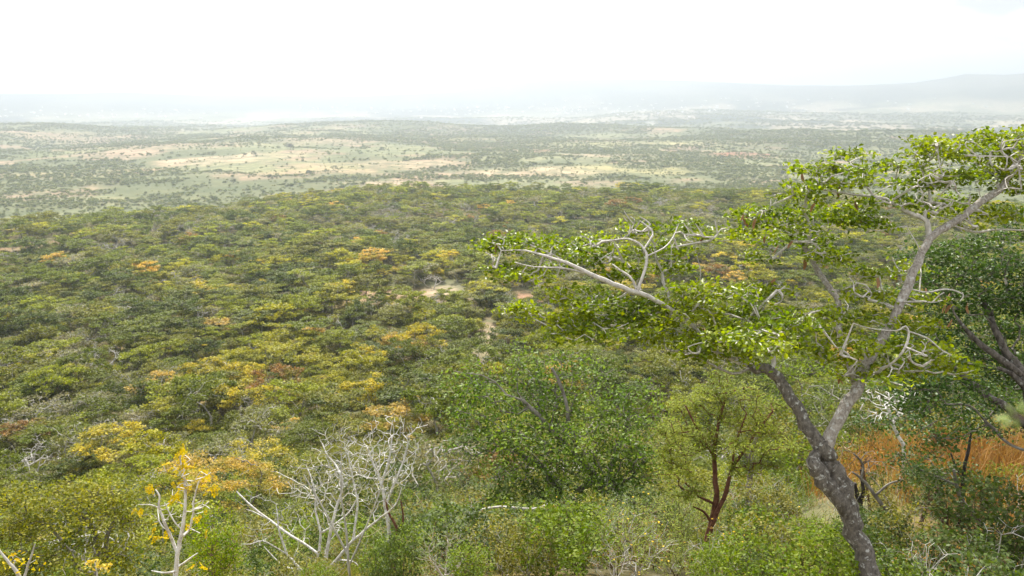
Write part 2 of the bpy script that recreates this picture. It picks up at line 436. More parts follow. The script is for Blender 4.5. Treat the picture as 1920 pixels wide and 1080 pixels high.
def soil_colour(x, y):
    r = np.hypot(x, y); az = np.degrees(np.arctan2(x, y)); lr = np.log(np.maximum(r, 1))
    n = r.shape[0]
    C = np.empty((n, 3))
    C[:] = (.12, .108, .058)                                      # litter on the wooded floor
    f1 = fbm(x, y, 6, 3, 51)[:, None]
    C = C * (1 - sstep(.5, .62, f1)) + np.array((.20, .16, .07)) * sstep(.5, .62, f1)
    # dry orange grass on the near right spur
    k = (sstep(22, 26, az) * sstep(14, 18, r) * (1 - sstep(34, 45, r)))[:, None]
    C = C * (1 - k) + np.array((.28, .17, .08)) * k
    # open plain
    k = sstep(600, 720, r)[:, None]
    f2 = fbm(x, y, 160, 5, 61)[:, None]; f3 = fbm(x, y, 90, 4, 71)[:, None]
    plain = np.array((.14, .155, .08)) * (1 - sstep(.45, .60, f2)) + np.array((.24, .25, .135)) * sstep(.45, .60, f2)
    plain = plain * (1 - sstep(.58, .68, f3)) + np.array((.33, .25, .17)) * sstep(.58, .68, f3)
    C = C * (1 - k) + plain * k
    # far lowland: fields and woods in bands
    k = sstep(2250, 2700, r)[:, None]
    f4 = fbm(x, y, 700, 5, 81)[:, None]; f5 = fbm(x * 1.0, y * .6, 240, 5, 91)[:, None]
    far = np.array((.028, .042, .034)) * (1 - sstep(.44, .52, f4)) + np.array((.20, .21, .13)) * sstep(.44, .52, f4)
    far = far * (1 - .7 * sstep(.52, .62, f5)) + np.array((.50, .42, .32)) * .7 * sstep(.52, .62, f5)
    C = C * (1 - k) + far * k
    k = sstep(4900, 5600, r)[:, None]
    hills = np.array((.03, .045, .035)) * (1 - .3 * sstep(.5, .6, f5)) + np.array((.25, .23, .16)) * .3 * sstep(.5, .6, f5)
    C = C * (1 - k) + hills * k
    wob = (fbm(x, y, 120, 4, 33) - .5) * 0.9 * sstep(500, 700, r) + (fbm(x, y, 12, 3, 34) - .5) * 1.0 * (1 - sstep(500, 700, r))
    brk = .25 + .75 * sstep(.40, .56, fbm(x, y, 55, 4, 47) * .6 + fbm(x, y, 14, 3, 48) * .4)
    for a0, l0, ra, rl, c, s, e in PATCHES:
        q = np.hypot((az - a0) / ra, (lr - l0) / rl) + wob
        k = (s * (1 - sstep(1 - e, 1 + e * .3, q)) * (1 if math.exp(l0) < 500 else brk))[:, None]
        C = C * (1 - k) + c * k
    return C

def patch_cover(x, y):
    "how bare a place is (0 wooded .. 1 open), from the light patches"
    r = np.hypot(x, y); az = np.degrees(np.arctan2(x, y)); lr = np.log(np.maximum(r, 1))
    o = np.zeros_like(r)
    wob = (fbm(x, y, 120, 4, 33) - .5) * 0.9 * sstep(500, 700, r) + (fbm(x, y, 12, 3, 34) - .5) * 1.0 * (1 - sstep(500, 700, r))
    for a0, l0, ra, rl, c, s, e in PATCHES:
        sg = 1 if c.sum() > .5 else -1
        q = np.hypot((az - a0) / ra, (lr - l0) / rl) + wob
        k = s * (1 - sstep(.7, 1.15, q)) * (1 if math.exp(l0) < 500 else .45 + .55 * sstep(.42, .54, fbm(x, y, 55, 4, 47)))
        o = np.where(k > 0.05, o * (1 - k) + sg * k, o)
    return o

def build_terrain():
    az = np.concatenate([np.arange(-180, -50, 4.0), np.arange(-50, 50, .26), np.arange(50, 180.1, 4.0)])
    rr = np.concatenate([[0.3], np.exp(np.linspace(math.log(1.0), math.log(1100), 190)), np.exp(np.linspace(math.log(1112), math.log(13000), 210))])
    A, R = np.meshgrid(np.radians(az), rr)
    x = (R * np.sin(A)).ravel(); y = (R * np.cos(A)).ravel()
    z = H(x, y)
    na, nr = len(az), len(rr)
    i, j = np.meshgrid(np.arange(nr - 1), np.arange(na - 1), indexing='ij')
    a = (i * na + j).ravel(); b = a + 1; c = a + na + 1; d = a + na
    M = Mesh(); M.add(np.stack([x, y, z], 1), np.stack([a, d, c, b], 1))
    me = M.data('ground', terrain_mat(), smooth=True)
    c3 = soil_colour(x, y)
    at = me.attributes.new('soil', 'FLOAT_COLOR', 'POINT')
    at.data.foreach_set('color', np.concatenate([c3, np.ones((len(c3), 1))], 1).astype(np.float32).ravel())
    o = link('ground', me)
    o['kind'] = 'structure'
    o['label'] = 'wooded hillside falling to an open plain with sandy patches and far blue hills'
    return o
build_terrain()

# ------------------------------------------------------------------ growing trees
def catmull(pts, rad, sub):
    pts = np.asarray(pts, float); rad = np.asarray(rad, float)
    if len(pts) < 3 or sub < 2:
        return pts, rad
    P = np.vstack([2 * pts[0] - pts[1], pts, 2 * pts[-1] - pts[-2]])
    o, ro = [], []
    for i in range(len(pts) - 1):
        p0, p1, p2, p3 = P[i:i + 4]
        for k in range(sub):
            t = k / sub
            o.append(.5 * ((2 * p1) + (p2 - p0) * t + (2 * p0 - 5 * p1 + 4 * p2 - p3) * t * t + (3 * p1 - p0 - 3 * p2 + p3) * t ** 3))
            ro.append(rad[i] * (1 - t) + rad[i + 1] * t)
    o.append(pts[-1]); ro.append(rad[-1])
    return np.array(o), np.array(ro)

class Tree:
    "a branching skeleton: hand-laid limbs, then twigs that reach for every target point"
    def __init__(s):
        s.p = []; s.par = []; s.fix = []; s.plen = []; s.tag = []
    def limb(s, pts, rad, attach=None, sub=3, tag='trunk'):
        pts, rad = catmull(pts, rad, sub)
        last = -1
        if attach is None and s.p:
            last = int(np.argmin(np.linalg.norm(np.array(s.p) - pts[0], axis=1)))
        for k, (q, r) in enumerate(zip(pts, rad)):
            if last >= 0 and k == 0 and np.linalg.norm(s.p[last] - q) < .7 * max(r, s.fix[last] or 0):
                continue
            s.p.append(np.array(q) + (RS.randn(3) * r * .13 if k else 0)); s.par.append(last); s.fix.append(float(r)); s.tag.append(tag)
            s.plen.append(0 if last < 0 else s.plen[last] + float(np.linalg.norm(q - s.p[last])))
            last = len(s.p) - 1
        return last
    def grow(s, targets, bf=.35, step=.3, wig=.12, start=0, rng=None, up=0.0):
        rng = rng or RS
        T = np.asarray(targets, float); n = len(T)
        P = np.array(s.p); base = len(P)
        L = np.array(s.plen)
        D = np.linalg.norm(T[:, None] - P[None, start:], axis=2) + bf * L[None, start:]
        bi = D.argmin(1) + start; bc = D.min(1)
        done = np.zeros(n, bool); s.tips = []
        for _ in range(n):
            c = np.where(done, 1e9, bc); k = int(c.argmin()); done[k] = True
            a = int(bi[k]); pa = s.p[a]; v = T[k] - pa; d = float(np.linalg.norm(v))
            m = max(1, int(round(d / step)))
            last = a; new = []
            j = rng.randn(3) * wig * d
            for q in range(1, m + 1):
                t = q / m
                w = math.sin(math.pi * t)
                pt = pa + v * t + j * w + np.array([0, 0, up * d * w]) + (rng.randn(3) * wig * .35 * step if q < m else 0)
                s.p.append(pt); s.par.append(last); s.fix.append(None); s.tag.append('twigs')
                s.plen.append(s.plen[last] + float(np.linalg.norm(pt - s.p[last])))
                last = len(s.p) - 1; new.append(last)
            s.tips.append(last)
            for q in new:
                dd = np.linalg.norm(T - s.p[q], axis=1) + bf * s.plen[q]
                u = dd < bc; bc = np.where(u, dd, bc); bi = np.where(u, q, bi)
    def radii(s, r0, ex=.45):
        n = len(s.p); w = np.ones(n); ch = np.zeros(n, int)
        for i in range(n): 
            if s.par[i] >= 0: ch[s.par[i]] += 1
        acc = np.zeros(n)
        for i in range(n - 1, -1, -1):
            if ch[i] == 0: acc[i] += 1
            if s.par[i] >= 0: acc[s.par[i]] += acc[i]
        r = r0 * acc ** ex
        for i in range(n):
            if s.fix[i] is not None: r[i] = s.fix[i]
            elif s.par[i] >= 0: r[i] = min(r[i], .82 * r[s.par[i]] if s.fix[s.par[i]] is not None else r[s.par[i]])
        s.r = r
        return r
    def tubes(s, M, sides=None, rmin=0.0, knob=0.0):
        sides = sides or (lambda r: 10 if r > .05 else (6 if r > .02 else (4 if r > .008 else 3)))
        n = len(s.p); P = np.array(s.p); r = s.r
        kids = [[] for _ in range(n)]
        for i in range(n):
            if s.par[i] >= 0: kids[s.par[i]].append(i)
        starts = [i for i in range(n) if s.par[i] < 0]
        seen = []
        stack = [(-1, i) for i in starts]
        while stack:
            pa, i = stack.pop()
            chain = [pa] if pa >= 0 else []
            chain.append(i)
            while kids[i]:
                ks = sorted(kids[i], key=lambda q: -r[q])
                same = [q for q in ks if s.tag[q] == s.tag[i]]
                if isinstance(M, dict) and not same:
                    stack += [(i, q) for q in ks]
                    break
                nx = (same if isinstance(M, dict) else ks)[0]
                for q in ks:
                    if q != nx: stack.append((i, q))
                i = nx; chain.append(i)
            if len(chain) < 2: continue
            K = M.setdefault(s.tag[i], Mesh()) if isinstance(M, dict) else M
            pts = P[chain]; rr = r[chain].copy()
            if pa >= 0: rr[0] = min(rr[1] * 1.15, r[pa])
            k = sides(rr.max())
            rr = np.maximum(rr, rmin)
            tan = np.gradient(pts, axis=0); tan /= np.linalg.norm(tan, axis=1)[:, None] + 1e-9
            u = np.cross(tan[0], [0.31, 0.2, 0.93]); u /= np.linalg.norm(u) + 1e-9
            ang = np.arange(k) * 2 * math.pi / k
            V = []
            for q in range(len(pts)):
                u = u - tan[q] * np.dot(u, tan[q]); u /= np.linalg.norm(u) + 1e-9
                w = np.cross(tan[q], u)
                rad = rr[q]
                if knob and rad > .02:
                    rad = rad * (1 + knob * RS.randn(k)[:, None] * .5 + knob * RS.randn())
                V.append(pts[q] + (np.cos(ang)[:, None] * u + np.sin(ang)[:, None] * w) * rad)
            V = np.vstack(V)
            m = len(pts)
            a, b = np.meshgrid(np.arange(m - 1), np.arange(k), indexing='ij')
            a = a.ravel(); b = b.ravel(); b2 = (b + 1) % k
            K.add(V, np.stack([a * k + b, a * k + b2, (a + 1) * k + b2, (a + 1) * k + b], 1))
            # end cap
            K.add(np.vstack([V[-k:], pts[-1] + tan[-1] * rr[-1] * .5]), np.stack([np.arange(k), (np.arange(k) + 1) % k, np.full(k, k)], 1))

def rand_dirs(n, up=.5, rng=None):
    rng = rng or RS
    v = rng.randn(n, 3); v /= np.linalg.norm(v, axis=1)[:, None]
    v[:, 2] = v[:, 2] * (1 - up)
    v /= np.linalg.norm(v, axis=1)[:, None] + 1e-9
    return v

def leaves(M, C, ln, wd, flat=.6, shape='quad', rng=None, D=None):
    "one small leaf at each point of C; flat: how near to level they lie"
    rng = rng or RS
    n = len(C)
    if n == 0: return
    d = rand_dirs(n, flat * .8, rng) if D is None else D
    nr = rng.randn(n, 3) * (1 - flat) ; nr[:, 2] += .55 + flat
    s = np.cross(d, nr); s /= np.linalg.norm(s, axis=1)[:, None] + 1e-9
    nn = np.cross(s, d)
    ln = ln * (0.7 + .6 * rng.rand(n))[:, None]; wd = wd * (0.7 + .6 * rng.rand(n))[:, None]
    a = C - d * ln * .5
    if shape == 'tri':
        V = np.stack([a - s * wd * .5, a + s * wd * .5, a + d * ln], 1).reshape(-1, 3)
        M.add(V, np.arange(n * 3).reshape(-1, 3))
    elif shape == 'quad':
        V = np.stack([a, a + d * ln * .55 + s * wd * .5, a + d * ln, a + d * ln * .55 - s * wd * .5], 1).reshape(-1, 3)
        M.add(V, np.arange(n * 4).reshape(-1, 4))
    else:            # rounded leaf folded along its midrib: two quads
        cup = nn * wd * .22
        V = np.stack([a, a + d * ln * .35 + s * wd * .5 + cup, a + d * ln * .8 + s * wd * .42 + cup, a + d * ln,
                      a + d * ln * .8 - s * wd * .42 + cup, a + d * ln * .35 - s * wd * .5 + cup], 1).reshape(-1, 3)
        k = np.arange(n)[:, None] * 6
        M.add(V, np.concatenate([k + [0, 1, 2, 3], k + [0, 3, 4, 5]], 0))

def in_ellipsoid(n, c, rad, rng=None, shell=.0):
    rng = rng or RS
    v = rng.randn(n, 3); v /= np.linalg.norm(v, axis=1)[:, None]
    q = rng.rand(n) ** (1 / 3.) * (1 - shell) + shell
    return np.asarray(c) + v * q[:, None] * np.asarray(rad)

def around(P, k, sp, rng=None):
    rng = rng or RS
    P = np.repeat(P, k, 0)
    return P + rng.randn(len(P), 3) * np.asarray(sp)

# ------------------------------------------------------------------ tree kinds of the woodland
BARK_GREY = bark_mat('grey_bark', (.10, .085, .07), (.26, .24, .21), scale=9)
BARK_PALE = bark_mat('pale_bark', (.30, .28, .25), (.55, .53, .49), scale=9)
LEAF_TINT = leaf_mat('woodland_leaves', (.1, .1, .1), use_tint=True, var=.38, trans=.3, rough=.55, patch=.6)

def wood_tree(kind, seed, n_leaf, leaf, shape):
    rng = np.random.RandomState(seed)
    T = Tree()
    lean = rng.randn(2) * .4
    if kind == 'flat':
        h = 6.2; nb = 13
        fork = np.array([lean[0], lean[1], 1.9])
        T.limb([(0, 0, -1.0), (lean[0] * .4, lean[1] * .4, .7), fork], [.17, .14, .12])
        pads = []
        for i in range(nb):
            a = i * 2.4 + rng.rand(); q = math.sqrt((i + .4) / nb) * 3.1
            pads.append((np.array([math.cos(a) * q * 1.12, math.sin(a) * q, h - .13 * q * q * (.3 + .9 * rng.rand()) - rng.rand() ** 1.5 * 1.7]), np.array([1.0, 1.0, .22]) * (.55 + .75 * rng.rand())))
    elif kind == 'round':
        h = 5.0; nb = 20
        T.limb([(0, 0, -1.0), (lean[0] * .4, lean[1] * .4, .6), (lean[0], lean[1], 1.2)], [.15, .12, .10])
        pads = []
        for i in range(nb):
            v = rng.randn(3); v /= np.linalg.norm(v); v[2] = abs(v[2]) * 1.2 - .2
            pads.append((np.array([0, 0, 2.2]) + v * [2.3, 2.3, 2.3] * (.6 + .5 * rng.rand()), np.array([.95, .95, .6]) * (.6 + .6 * rng.rand())))
    elif kind == 'sparse':
        nb = 12
        T.limb([(0, 0, -1.0), (lean[0] * .4, lean[1] * .4, .6), (lean[0], lean[1], 1.5)], [.14, .11, .09])
        pads = []
        for i in range(nb):
            a = i * 2.4 + rng.rand(); q = math.sqrt((i + .4) / nb) * 2.8
            pads.append((np.array([math.cos(a) * q, math.sin(a) * q, 4.6 - .2 * q * q * rng.rand() - rng.rand() * 1.4]), np.array([.9, .9, .5])))
    else:
        nb = 14
        T.limb([(0, 0, -1.0), (lean[0] * .4, lean[1] * .4, .6), (lean[0], lean[1], 1.3)], [.15, .12, .10])
        pads = []
        for i in range(nb):
            v = rng.randn(3); v /= np.linalg.norm(v); v[2] = abs(v[2]) * 1.1
            pads.append((np.array([0, 0, 1.4]) + v * [2.4, 2.4, 3.0] * (.75 + .4 * rng.rand()), np.array([.7, .7, .6])))
    tg = np.vstack([in_ellipsoid(9 if kind not in ('bare', 'sparse') else 17, c, r, rng) for c, r in pads])
    T.grow(tg, bf=.35, step=.55, wig=.10, rng=rng)
    T.radii(.013 if kind not in ('bare', 'sparse') else .02, .44)
    MT = Mesh(); T.tubes(MT, sides=lambda r: 5 if r > .06 else 3, rmin=.012)
    ML = Mesh()
    if kind != 'bare':
        k = max(1, n_leaf // len(pads))
        C = []
        for c, r in pads:
            # sub-clumps inside each pad, leaves gathered towards the top shell
            cc = in_ellipsoid(max(3, k // 30), c, r, rng, .5)
            C.append(around(cc, 30 if k >= 60 else 14, (.26, .26, .085) if kind == 'flat' else (.27, .27, .13), rng))
        C = np.vstack(C)
        if len(C) > n_leaf: C = C[rng.permutation(len(C))[:n_leaf]]
        if kind == 'sparse': C = C[rng.rand(len(C)) < .4]
        leaves(ML, C, leaf, leaf * (.62 if shape == 'quad' else .9), .5, shape, rng)
    return MT, ML

def join_two(MT, ML, m1, m2, name):
    M = Mesh()
    for v, in zip(MT.v): pass
    nT3 = sum(len(f) for f in MT.f3); nT4 = sum(len(f) for f in MT.f4)
    M.v = MT.v + ML.v; M.n = MT.n + ML.n
    M.f3 = MT.f3 + [f + MT.n for f in ML.f3]; M.f4 = MT.f4 + [f + MT.n for f in ML.f4]
    me = M.data(name, m1)
    me.materials.append(m2)
    nL3 = sum(len(f) for f in ML.f3); nL4 = sum(len(f) for f in ML.f4)
    me.polygons.foreach_set('material_index', np.concatenate([np.zeros(nT3), np.ones(nL3), np.zeros(nT4), np.ones(nL4)]).astype(np.int32))
    return me

KINDS = [('flat', 11), ('flat', 12), ('flat', 13), ('flat', 14), ('round', 21), ('round', 22), ('sparse', 31), ('sparse', 32), ('bare', 41), ('bare', 42)]
NEAR_MESH, MID_MESH, FAR_PROTO = [], [], []
for kd, sd in KINDS:
    bark = BARK_PALE if kd in ('bare', 'sparse') or sd in (13, 14, 22) else BARK_GREY
    MT, ML = wood_tree(kd, sd, 4600, .19, 'quad')
    NEAR_MESH.append((MT.data('trunk', bark), ML.data('crown', LEAF_TINT) if ML.n else None))
    MT, ML = wood_tree(kd, sd + 100, 2900, .24, 'tri')
    MID_MESH.append((MT.data('trunk', bark), ML.data('crown', LEAF_TINT) if ML.n else None))
    MT, ML = wood_tree(kd, sd + 200, 2800, .28, 'tri')
    FAR_PROTO.append(bpy.data.objects.new('woodland_tree_model', join_two(MT, ML, bark, LEAF_TINT, 'woodland_tree')))

def bush_proto(seed, n, leaf, flat):
    rng = np.random.RandomState(seed)
    M = Mesh()
    C = []
    for i in range(7):
        a = rng.rand() * 6.28; q = rng.rand() * .9
        C.append(in_ellipsoid(n // 7, (math.cos(a) * q, math.sin(a) * q, .9 + .5 * rng.rand() * flat), (.75, .75, .55), rng, .3))
    leaves(M, np.vstack(C), leaf, leaf * .8, .4, 'tri', rng)
    MT = Mesh(); T = Tree(); T.limb([(0, 0, -.3), (0, 0, .9)], [.07, .05]); T.radii(.03); T.tubes(MT, sides=lambda r: 3)
    return bpy.data.objects.new('bush_model', join_two(MT, M, BARK_GREY, LEAF_TINT, 'bush'))
BUSH_PROTO = [bush_proto(61, 220, .42, 1), bush_proto(62, 220, .42, .2), bush_proto(63, 160, .5, .6)]

def scatter(name, P, rot, scl, idx, tint, protos, label):
    "one object whose points each carry an instance of one of the models"
    me = bpy.data.meshes.new(name)
    me.vertices.add(len(P)); me.vertices.foreach_set('co', np.asarray(P, np.float32).ravel())
    def put(nm, ty, arr, key):
        a = me.attributes.new(nm, ty, 'POINT'); a.data.foreach_set(key, np.asarray(arr, np.float32 if ty != 'INT' else np.int32).ravel())
    put('rot', 'FLOAT_VECTOR', rot, 'vector'); put('scl', 'FLOAT_VECTOR', scl, 'vector'); put('idx', 'INT', idx, 'value')
    t4 = np.concatenate([tint, np.ones((len(tint), 1))], 1)
    put('tint', 'FLOAT_COLOR', t4, 'color')
    o = link(name, me); o['kind'] = 'stuff'; o['label'] = label
    g = bpy.data.node_groups.new(name, 'GeometryNodeTree')
    g.interface.new_socket('Geometry', in_out='INPUT', socket_type='NodeSocketGeometry')
    g.interface.new_socket('Geometry', in_out='OUTPUT', socket_type='NodeSocketGeometry')
    N, L = g.nodes, g.links
    gi = N.new('NodeGroupInput'); go = N.new('NodeGroupOutput'); jn = N.new('GeometryNodeJoinGeometry')
    def named(nm, ty):
        a = N.new('GeometryNodeInputNamedAttribute'); a.data_type = ty; a.inputs['Name'].default_value = nm; return a.outputs['Attribute']
    rv = named('rot', 'FLOAT_VECTOR'); sv = named('scl', 'FLOAT_VECTOR'); iv = named('idx', 'INT')
    for k, ob in enumerate(protos):
        cmp_ = N.new('FunctionNodeCompare'); cmp_.data_type = 'INT'; cmp_.operation = 'EQUAL'
        L.new(iv, cmp_.inputs[2]); cmp_.inputs[3].default_value = k
        oi = N.new('GeometryNodeObjectInfo'); oi.inputs['Object'].default_value = ob; oi.inputs['As Instance'].default_value = True
        ip = N.new('GeometryNodeInstanceOnPoints')
        L.new(gi.outputs[0], ip.inputs['Points']); L.new(cmp_.outputs['Result'], ip.inputs['Selection'])
        L.new(oi.outputs['Geometry'], ip.inputs['Instance'])
        er = N.new('FunctionNodeEulerToRotation'); L.new(rv, er.inputs[0]); L.new(er.outputs[0], ip.inputs['Rotation'])
        L.new(sv, ip.inputs['Scale']); L.new(ip.outputs[0], jn.inputs[0])
    L.new(jn.outputs[0], go.inputs[0])
    md = o.modifiers.new('scatter', 'NODES'); md.node_group = g
    return o

# ------------------------------------------------------------------ where the trees stand
def poisson(r0, r1, az0, az1, spacing, seed):
    "jittered points, spacing(r) metres apart"
    rng = np.random.RandomState(seed)
    cell = {}
    pts = []
    n = int(math.radians(az1 - az0) * .5 * (r1 * r1 - r0 * r0) / (spacing ** 2) * 3.2)
    r = np.sqrt(rng.uniform(r0 * r0, r1 * r1, n)); a = np.radians(rng.uniform(az0, az1, n))
    X = r * np.sin(a); Y = r * np.cos(a)
    s2 = spacing * spacing; cs = spacing
    for x, y in zip(X, Y):
        cx, cy = int(x // cs), int(y // cs); ok = True
        for i in (cx - 1, cx, cx + 1):
            for j in (cy - 1, cy, cy + 1):
                for (u, v) in cell.get((i, j), ()):
                    if (u - x) ** 2 + (v - y) ** 2 < s2: ok = False; break
                if not ok: break
            if not ok: break
        if ok:
            cell.setdefault((cx, cy), []).append((x, y)); pts.append((x, y))
    return np.array(pts)

TINTS = {          # base colour of the leaves
   
    'dark green': (.056, .076, .012), 'green': (.102, .122, .015), 'olive green': (.145, .140, .025), 'lime green': (.200, .212, .022),
    'yellow-green': (.29, .265, .032), 'golden yellow': (.40, .32, .07), 'orange': (.42, .29, .11), 'rust brown': (.22, .125, .06),
    'grey-green': (.165, .160, .066), 'grey-brown': (.19, .165, .115)}
TN = list(TINTS)

def pick_tint(x, y, px, py, rng, kinds_of=None):
    """colour of each tree: yellowing stands lie in the middle of the slope, dark green ones on the plateau"""
    n = len(x)
    q = fbm(x, y, 30, 3, 201) + rng.randn(n) * .04
    q2 = fbm(x, y, 45, 3, 221) + rng.randn(n) * .06
    r = np.hypot(x, y)
    az = np.degrees(np.arctan2(x, y))
    yel = sstep(32, 60, r) * (1 - sstep(170, 260, r)) * (1 - sstep(-4, 14, az)) * (.35 + .65 * sstep(-34, -24, az)) + .10 * sstep(-2, 6, az) * sstep(100, 140, r) * (1 - sstep(230, 330, r))
    out = []
    for i in range(n):
        w = {'dark green': .20, 'green': .26, 'olive green': .26, 'lime green': .12, 'yellow-green': .05, 'golden yellow': .008, 'orange': .004, 'rust brown': .012, 'grey-green': .14, 'grey-brown': .05}
        Y = yel[i] * (.12 + 1.7 * sstep(.46, .60, q[i]))
        w['yellow-green'] += .45 * Y; w['golden yellow'] += .24 * Y; w['orange'] += .09 * Y; w['lime green'] += .40 * Y
        w['dark green'] *= (1 - .8 * min(Y, 1)) * (.4 + 1.6 * (1 - sstep(.4, .6, q[i])))
        w['grey-green'] += .5 * sstep(.54, .64, q2[i]); w['grey-brown'] += .5 * sstep(.55, .66, q2[i]) + .05
        k = np.array([w[t] for t in TN]); k /= k.sum()
        out.append(int(rng.choice(len(TN), p=k)))
    return np.array(out)

rng = np.random.RandomState(101)
P = poisson(24, 480, -44, 44, 3.1, 5)
R_ = np.hypot(P[:, 0], P[:, 1])
bare = patch_cover(P[:, 0], P[:, 1])
az_ = np.degrees(np.arctan2(P[:, 0], P[:, 1]))
grassy = sstep(20, 25, az_) * (1 - sstep(30, 38, R_))
keep = ((bare < .3) | (rng.rand(len(P)) < .07)) & (rng.rand(len(P)) > grassy) & (rng.rand(len(P)) < .80 + .2 * sstep(60, 120, R_))
# behind the open grass on the far side of the crest nothing stands
P = P[keep]
Z = H(P[:, 0], P[:, 1])
R_ = np.hypot(P[:, 0], P[:, 1])
size = np.interp(R_, [20, 45, 75, 130, 480], [.46, .68, .75, .76, .80]) * (.55 + 1.0 * rng.rand(len(P)) ** 1.6)
pr = project(np.column_stack([P, Z + 5.5 * size]))
tint = pick_tint(P[:, 0], P[:, 1], pr[:, 0], pr[:, 1], rng)
kind = np.empty(len(P), int)
for i in range(len(P)):
    t = TN[tint[i]]
    if t in ('grey-green', 'grey-brown'): c = rng.choice([6, 7, 8, 9, 5], p=[.25, .24, .22, .21, .08])
    elif t in ('dark green', 'rust brown'): c = rng.choice([4, 5, 0, 1, 2], p=[.25, .25, .2, .15, .15])
    else: c = rng.choice([0, 1, 2, 3, 4, 5, 6], p=[.21, .21, .21, .17, .07, .07, .06])
    kind[i] = c
rotz = rng.rand(len(P)) * 6.283
jit = .85 + .3 * rng.rand(len(P), 1)
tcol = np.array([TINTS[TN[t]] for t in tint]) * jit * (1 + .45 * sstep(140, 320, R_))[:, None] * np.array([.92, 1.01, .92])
inframe = (pr[:, 0] > -60) & (pr[:, 0] < 1980) & (pr[:, 1] < 1130) & (pr[:, 1] > 150)
order = np.argsort(R_ / size)
singles = [i for i in order if inframe[i]][:300]
smask = np.zeros(len(P), bool); smask[singles] = True

# ---- landmarks by which the labels point out a tree
LAND = [((905, 640), 'the sandy gully'), ((768, 648), 'the white rocks'), ((330, 930), 'the yellow-leaved sapling'), ((640, 900), 'the bare white tree'),
        ((745, 830), 'the white twig thicket'), ((1000, 800), 'the broad dark green tree'), ((1350, 830), 'the feathery acacia'), ((1590, 780), 'the forked lichen trunk'),
        ((1150, 520), 'the pale leafy bough'), ((150, 980), 'the olive corner shrub'), ((1850, 880), 'the orange grass'), ((1650, 560), 'the forked upper limb'),
        ((660, 562), 'the pale bare strip'), ((30, 480), 'the brown clearing'), ((1290, 690), 'the drooping pale branch'), ((400, 1010), 'the bright green bush')]
SHAPES = {'flat': 'flat-topped', 'round': 'round', 'sparse': 'thin-leaved', 'bare': 'leafless'}
def where(px, py):
    d = [math.hypot(px - a[0], (py - a[1]) * 1.3) for a, _ in LAND]
    k = int(np.argmin(d)); (lx, ly), nm = LAND[k]
    dx, dy = px - lx, py - ly
    if d[k] < 45: rel = 'right beside'
    elif abs(dx) > abs(dy) * 1.3: rel = ('left of' if dx < 0 else 'right of')
    else: rel = ('above' if dy < 0 else 'below')
    if d[k] > 230: rel = 'far ' + rel
    elif d[k] <= 110 and rel != 'right beside': rel = 'close ' + rel if rel in ('left of', 'right of') else 'just ' + rel
    return rel + ' ' + nm
ORD = ['first', 'second', 'third', 'fourth', 'fifth', 'sixth', 'seventh', 'eighth', 'ninth', 'tenth', 'eleventh', 'twelfth']
rows = {}
for i in singles:
    s = size[i]; sz = 'small' if s < .6 else ('medium' if s < .9 else 'large')
    kd = KINDS[kind[i]][0]
    look = f"{sz} {TN[tint[i]]} {SHAPES[kd]} tree"
    if kd == 'bare': look = f"{sz} pale grey leafless tree"
    rows.setdefault((look, where(pr[i, 0], pr[i, 1])), []).append(i)
LABEL = {}
for (look, wh), ids in rows.items():
    ids.sort(key=lambda i: pr[i, 0])
    for n_, i in enumerate(ids):
        LABEL[i] = f"{look} {wh}" if len(ids) == 1 else f"{ORD[n_]} {look} {wh}"
NAMES = {'flat': 'flat_topped_tree', 'round': 'round_tree', 'sparse': 'thin_leaved_tree', 'bare': 'leafless_tree'}
for i in singles:
    kd = KINDS[kind[i]][0]
    tm, cm = (NEAR_MESH if R_[i] < 62 else MID_MESH)[kind[i]]
    root = empty(NAMES[kd], (P[i, 0], P[i, 1], Z[i]), LABEL[i], 'tree', 'trees of the wooded slope')
    root.rotation_euler = (0, 0, rotz[i])
    sc_ = float(size[i]); root.scale = (sc_ * float(.88 + .3 * ((i * 53) % 10) / 10), sc_, sc_ * float(.8 + .3 * ((i * 37) % 10) / 10))
    link('trunk', tm, root)
    if cm is not None:
        c = link('crown', cm, root)
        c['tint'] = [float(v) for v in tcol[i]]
rest = np.where(~smask)[0]
far_all = rest
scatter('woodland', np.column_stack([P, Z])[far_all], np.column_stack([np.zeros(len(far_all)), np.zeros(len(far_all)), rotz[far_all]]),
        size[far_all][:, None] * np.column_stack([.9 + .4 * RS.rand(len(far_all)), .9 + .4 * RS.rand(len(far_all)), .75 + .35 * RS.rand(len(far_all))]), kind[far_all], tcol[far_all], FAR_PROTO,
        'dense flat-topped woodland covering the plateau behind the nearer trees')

# ---- bushes on the open plain and beyond
rng = np.random.RandomState(303)
def plain_bushes(r0, r1, n, size_rng, thr, seed):
    rng = np.random.RandomState(seed)
    r = np.sqrt(rng.uniform(r0 * r0, r1 * r1, n)); a = np.radians(rng.uniform(-38, 38, n))
    x, y = r * np.sin(a), r * np.cos(a)
    d = fbm(x * .55, y, 150, 4, 401) * .62 + fbm(x, y, 40, 3, 411) * .38
    gully = 1 - sstep(.008, .022, np.abs(fbm(x, y, 380, 3, 431) - .5))
    op = patch_cover(x, y)
    pk = np.maximum(sstep(thr - .015, thr + .05, d) * .94 + .06, gully * .9)
    pk = np.maximum(pk * (1 - .85 * np.clip(op, 0, 1)), .06) + .25 * (1 - sstep(700, 850, r)) * (np.degrees(a) < -12) + np.clip(-op, 0, 1) * .6
    k = rng.rand(n) < pk
    x, y = x[k], y[k]
    s = rng.uniform(*size_rng, len(x)) * (.8 + .6 * rng.rand(len(x)) ** 4) * (1 - .4 * np.clip(op[k], 0, 1))
    return x, y, s
xs, ys, ss = [], [], []
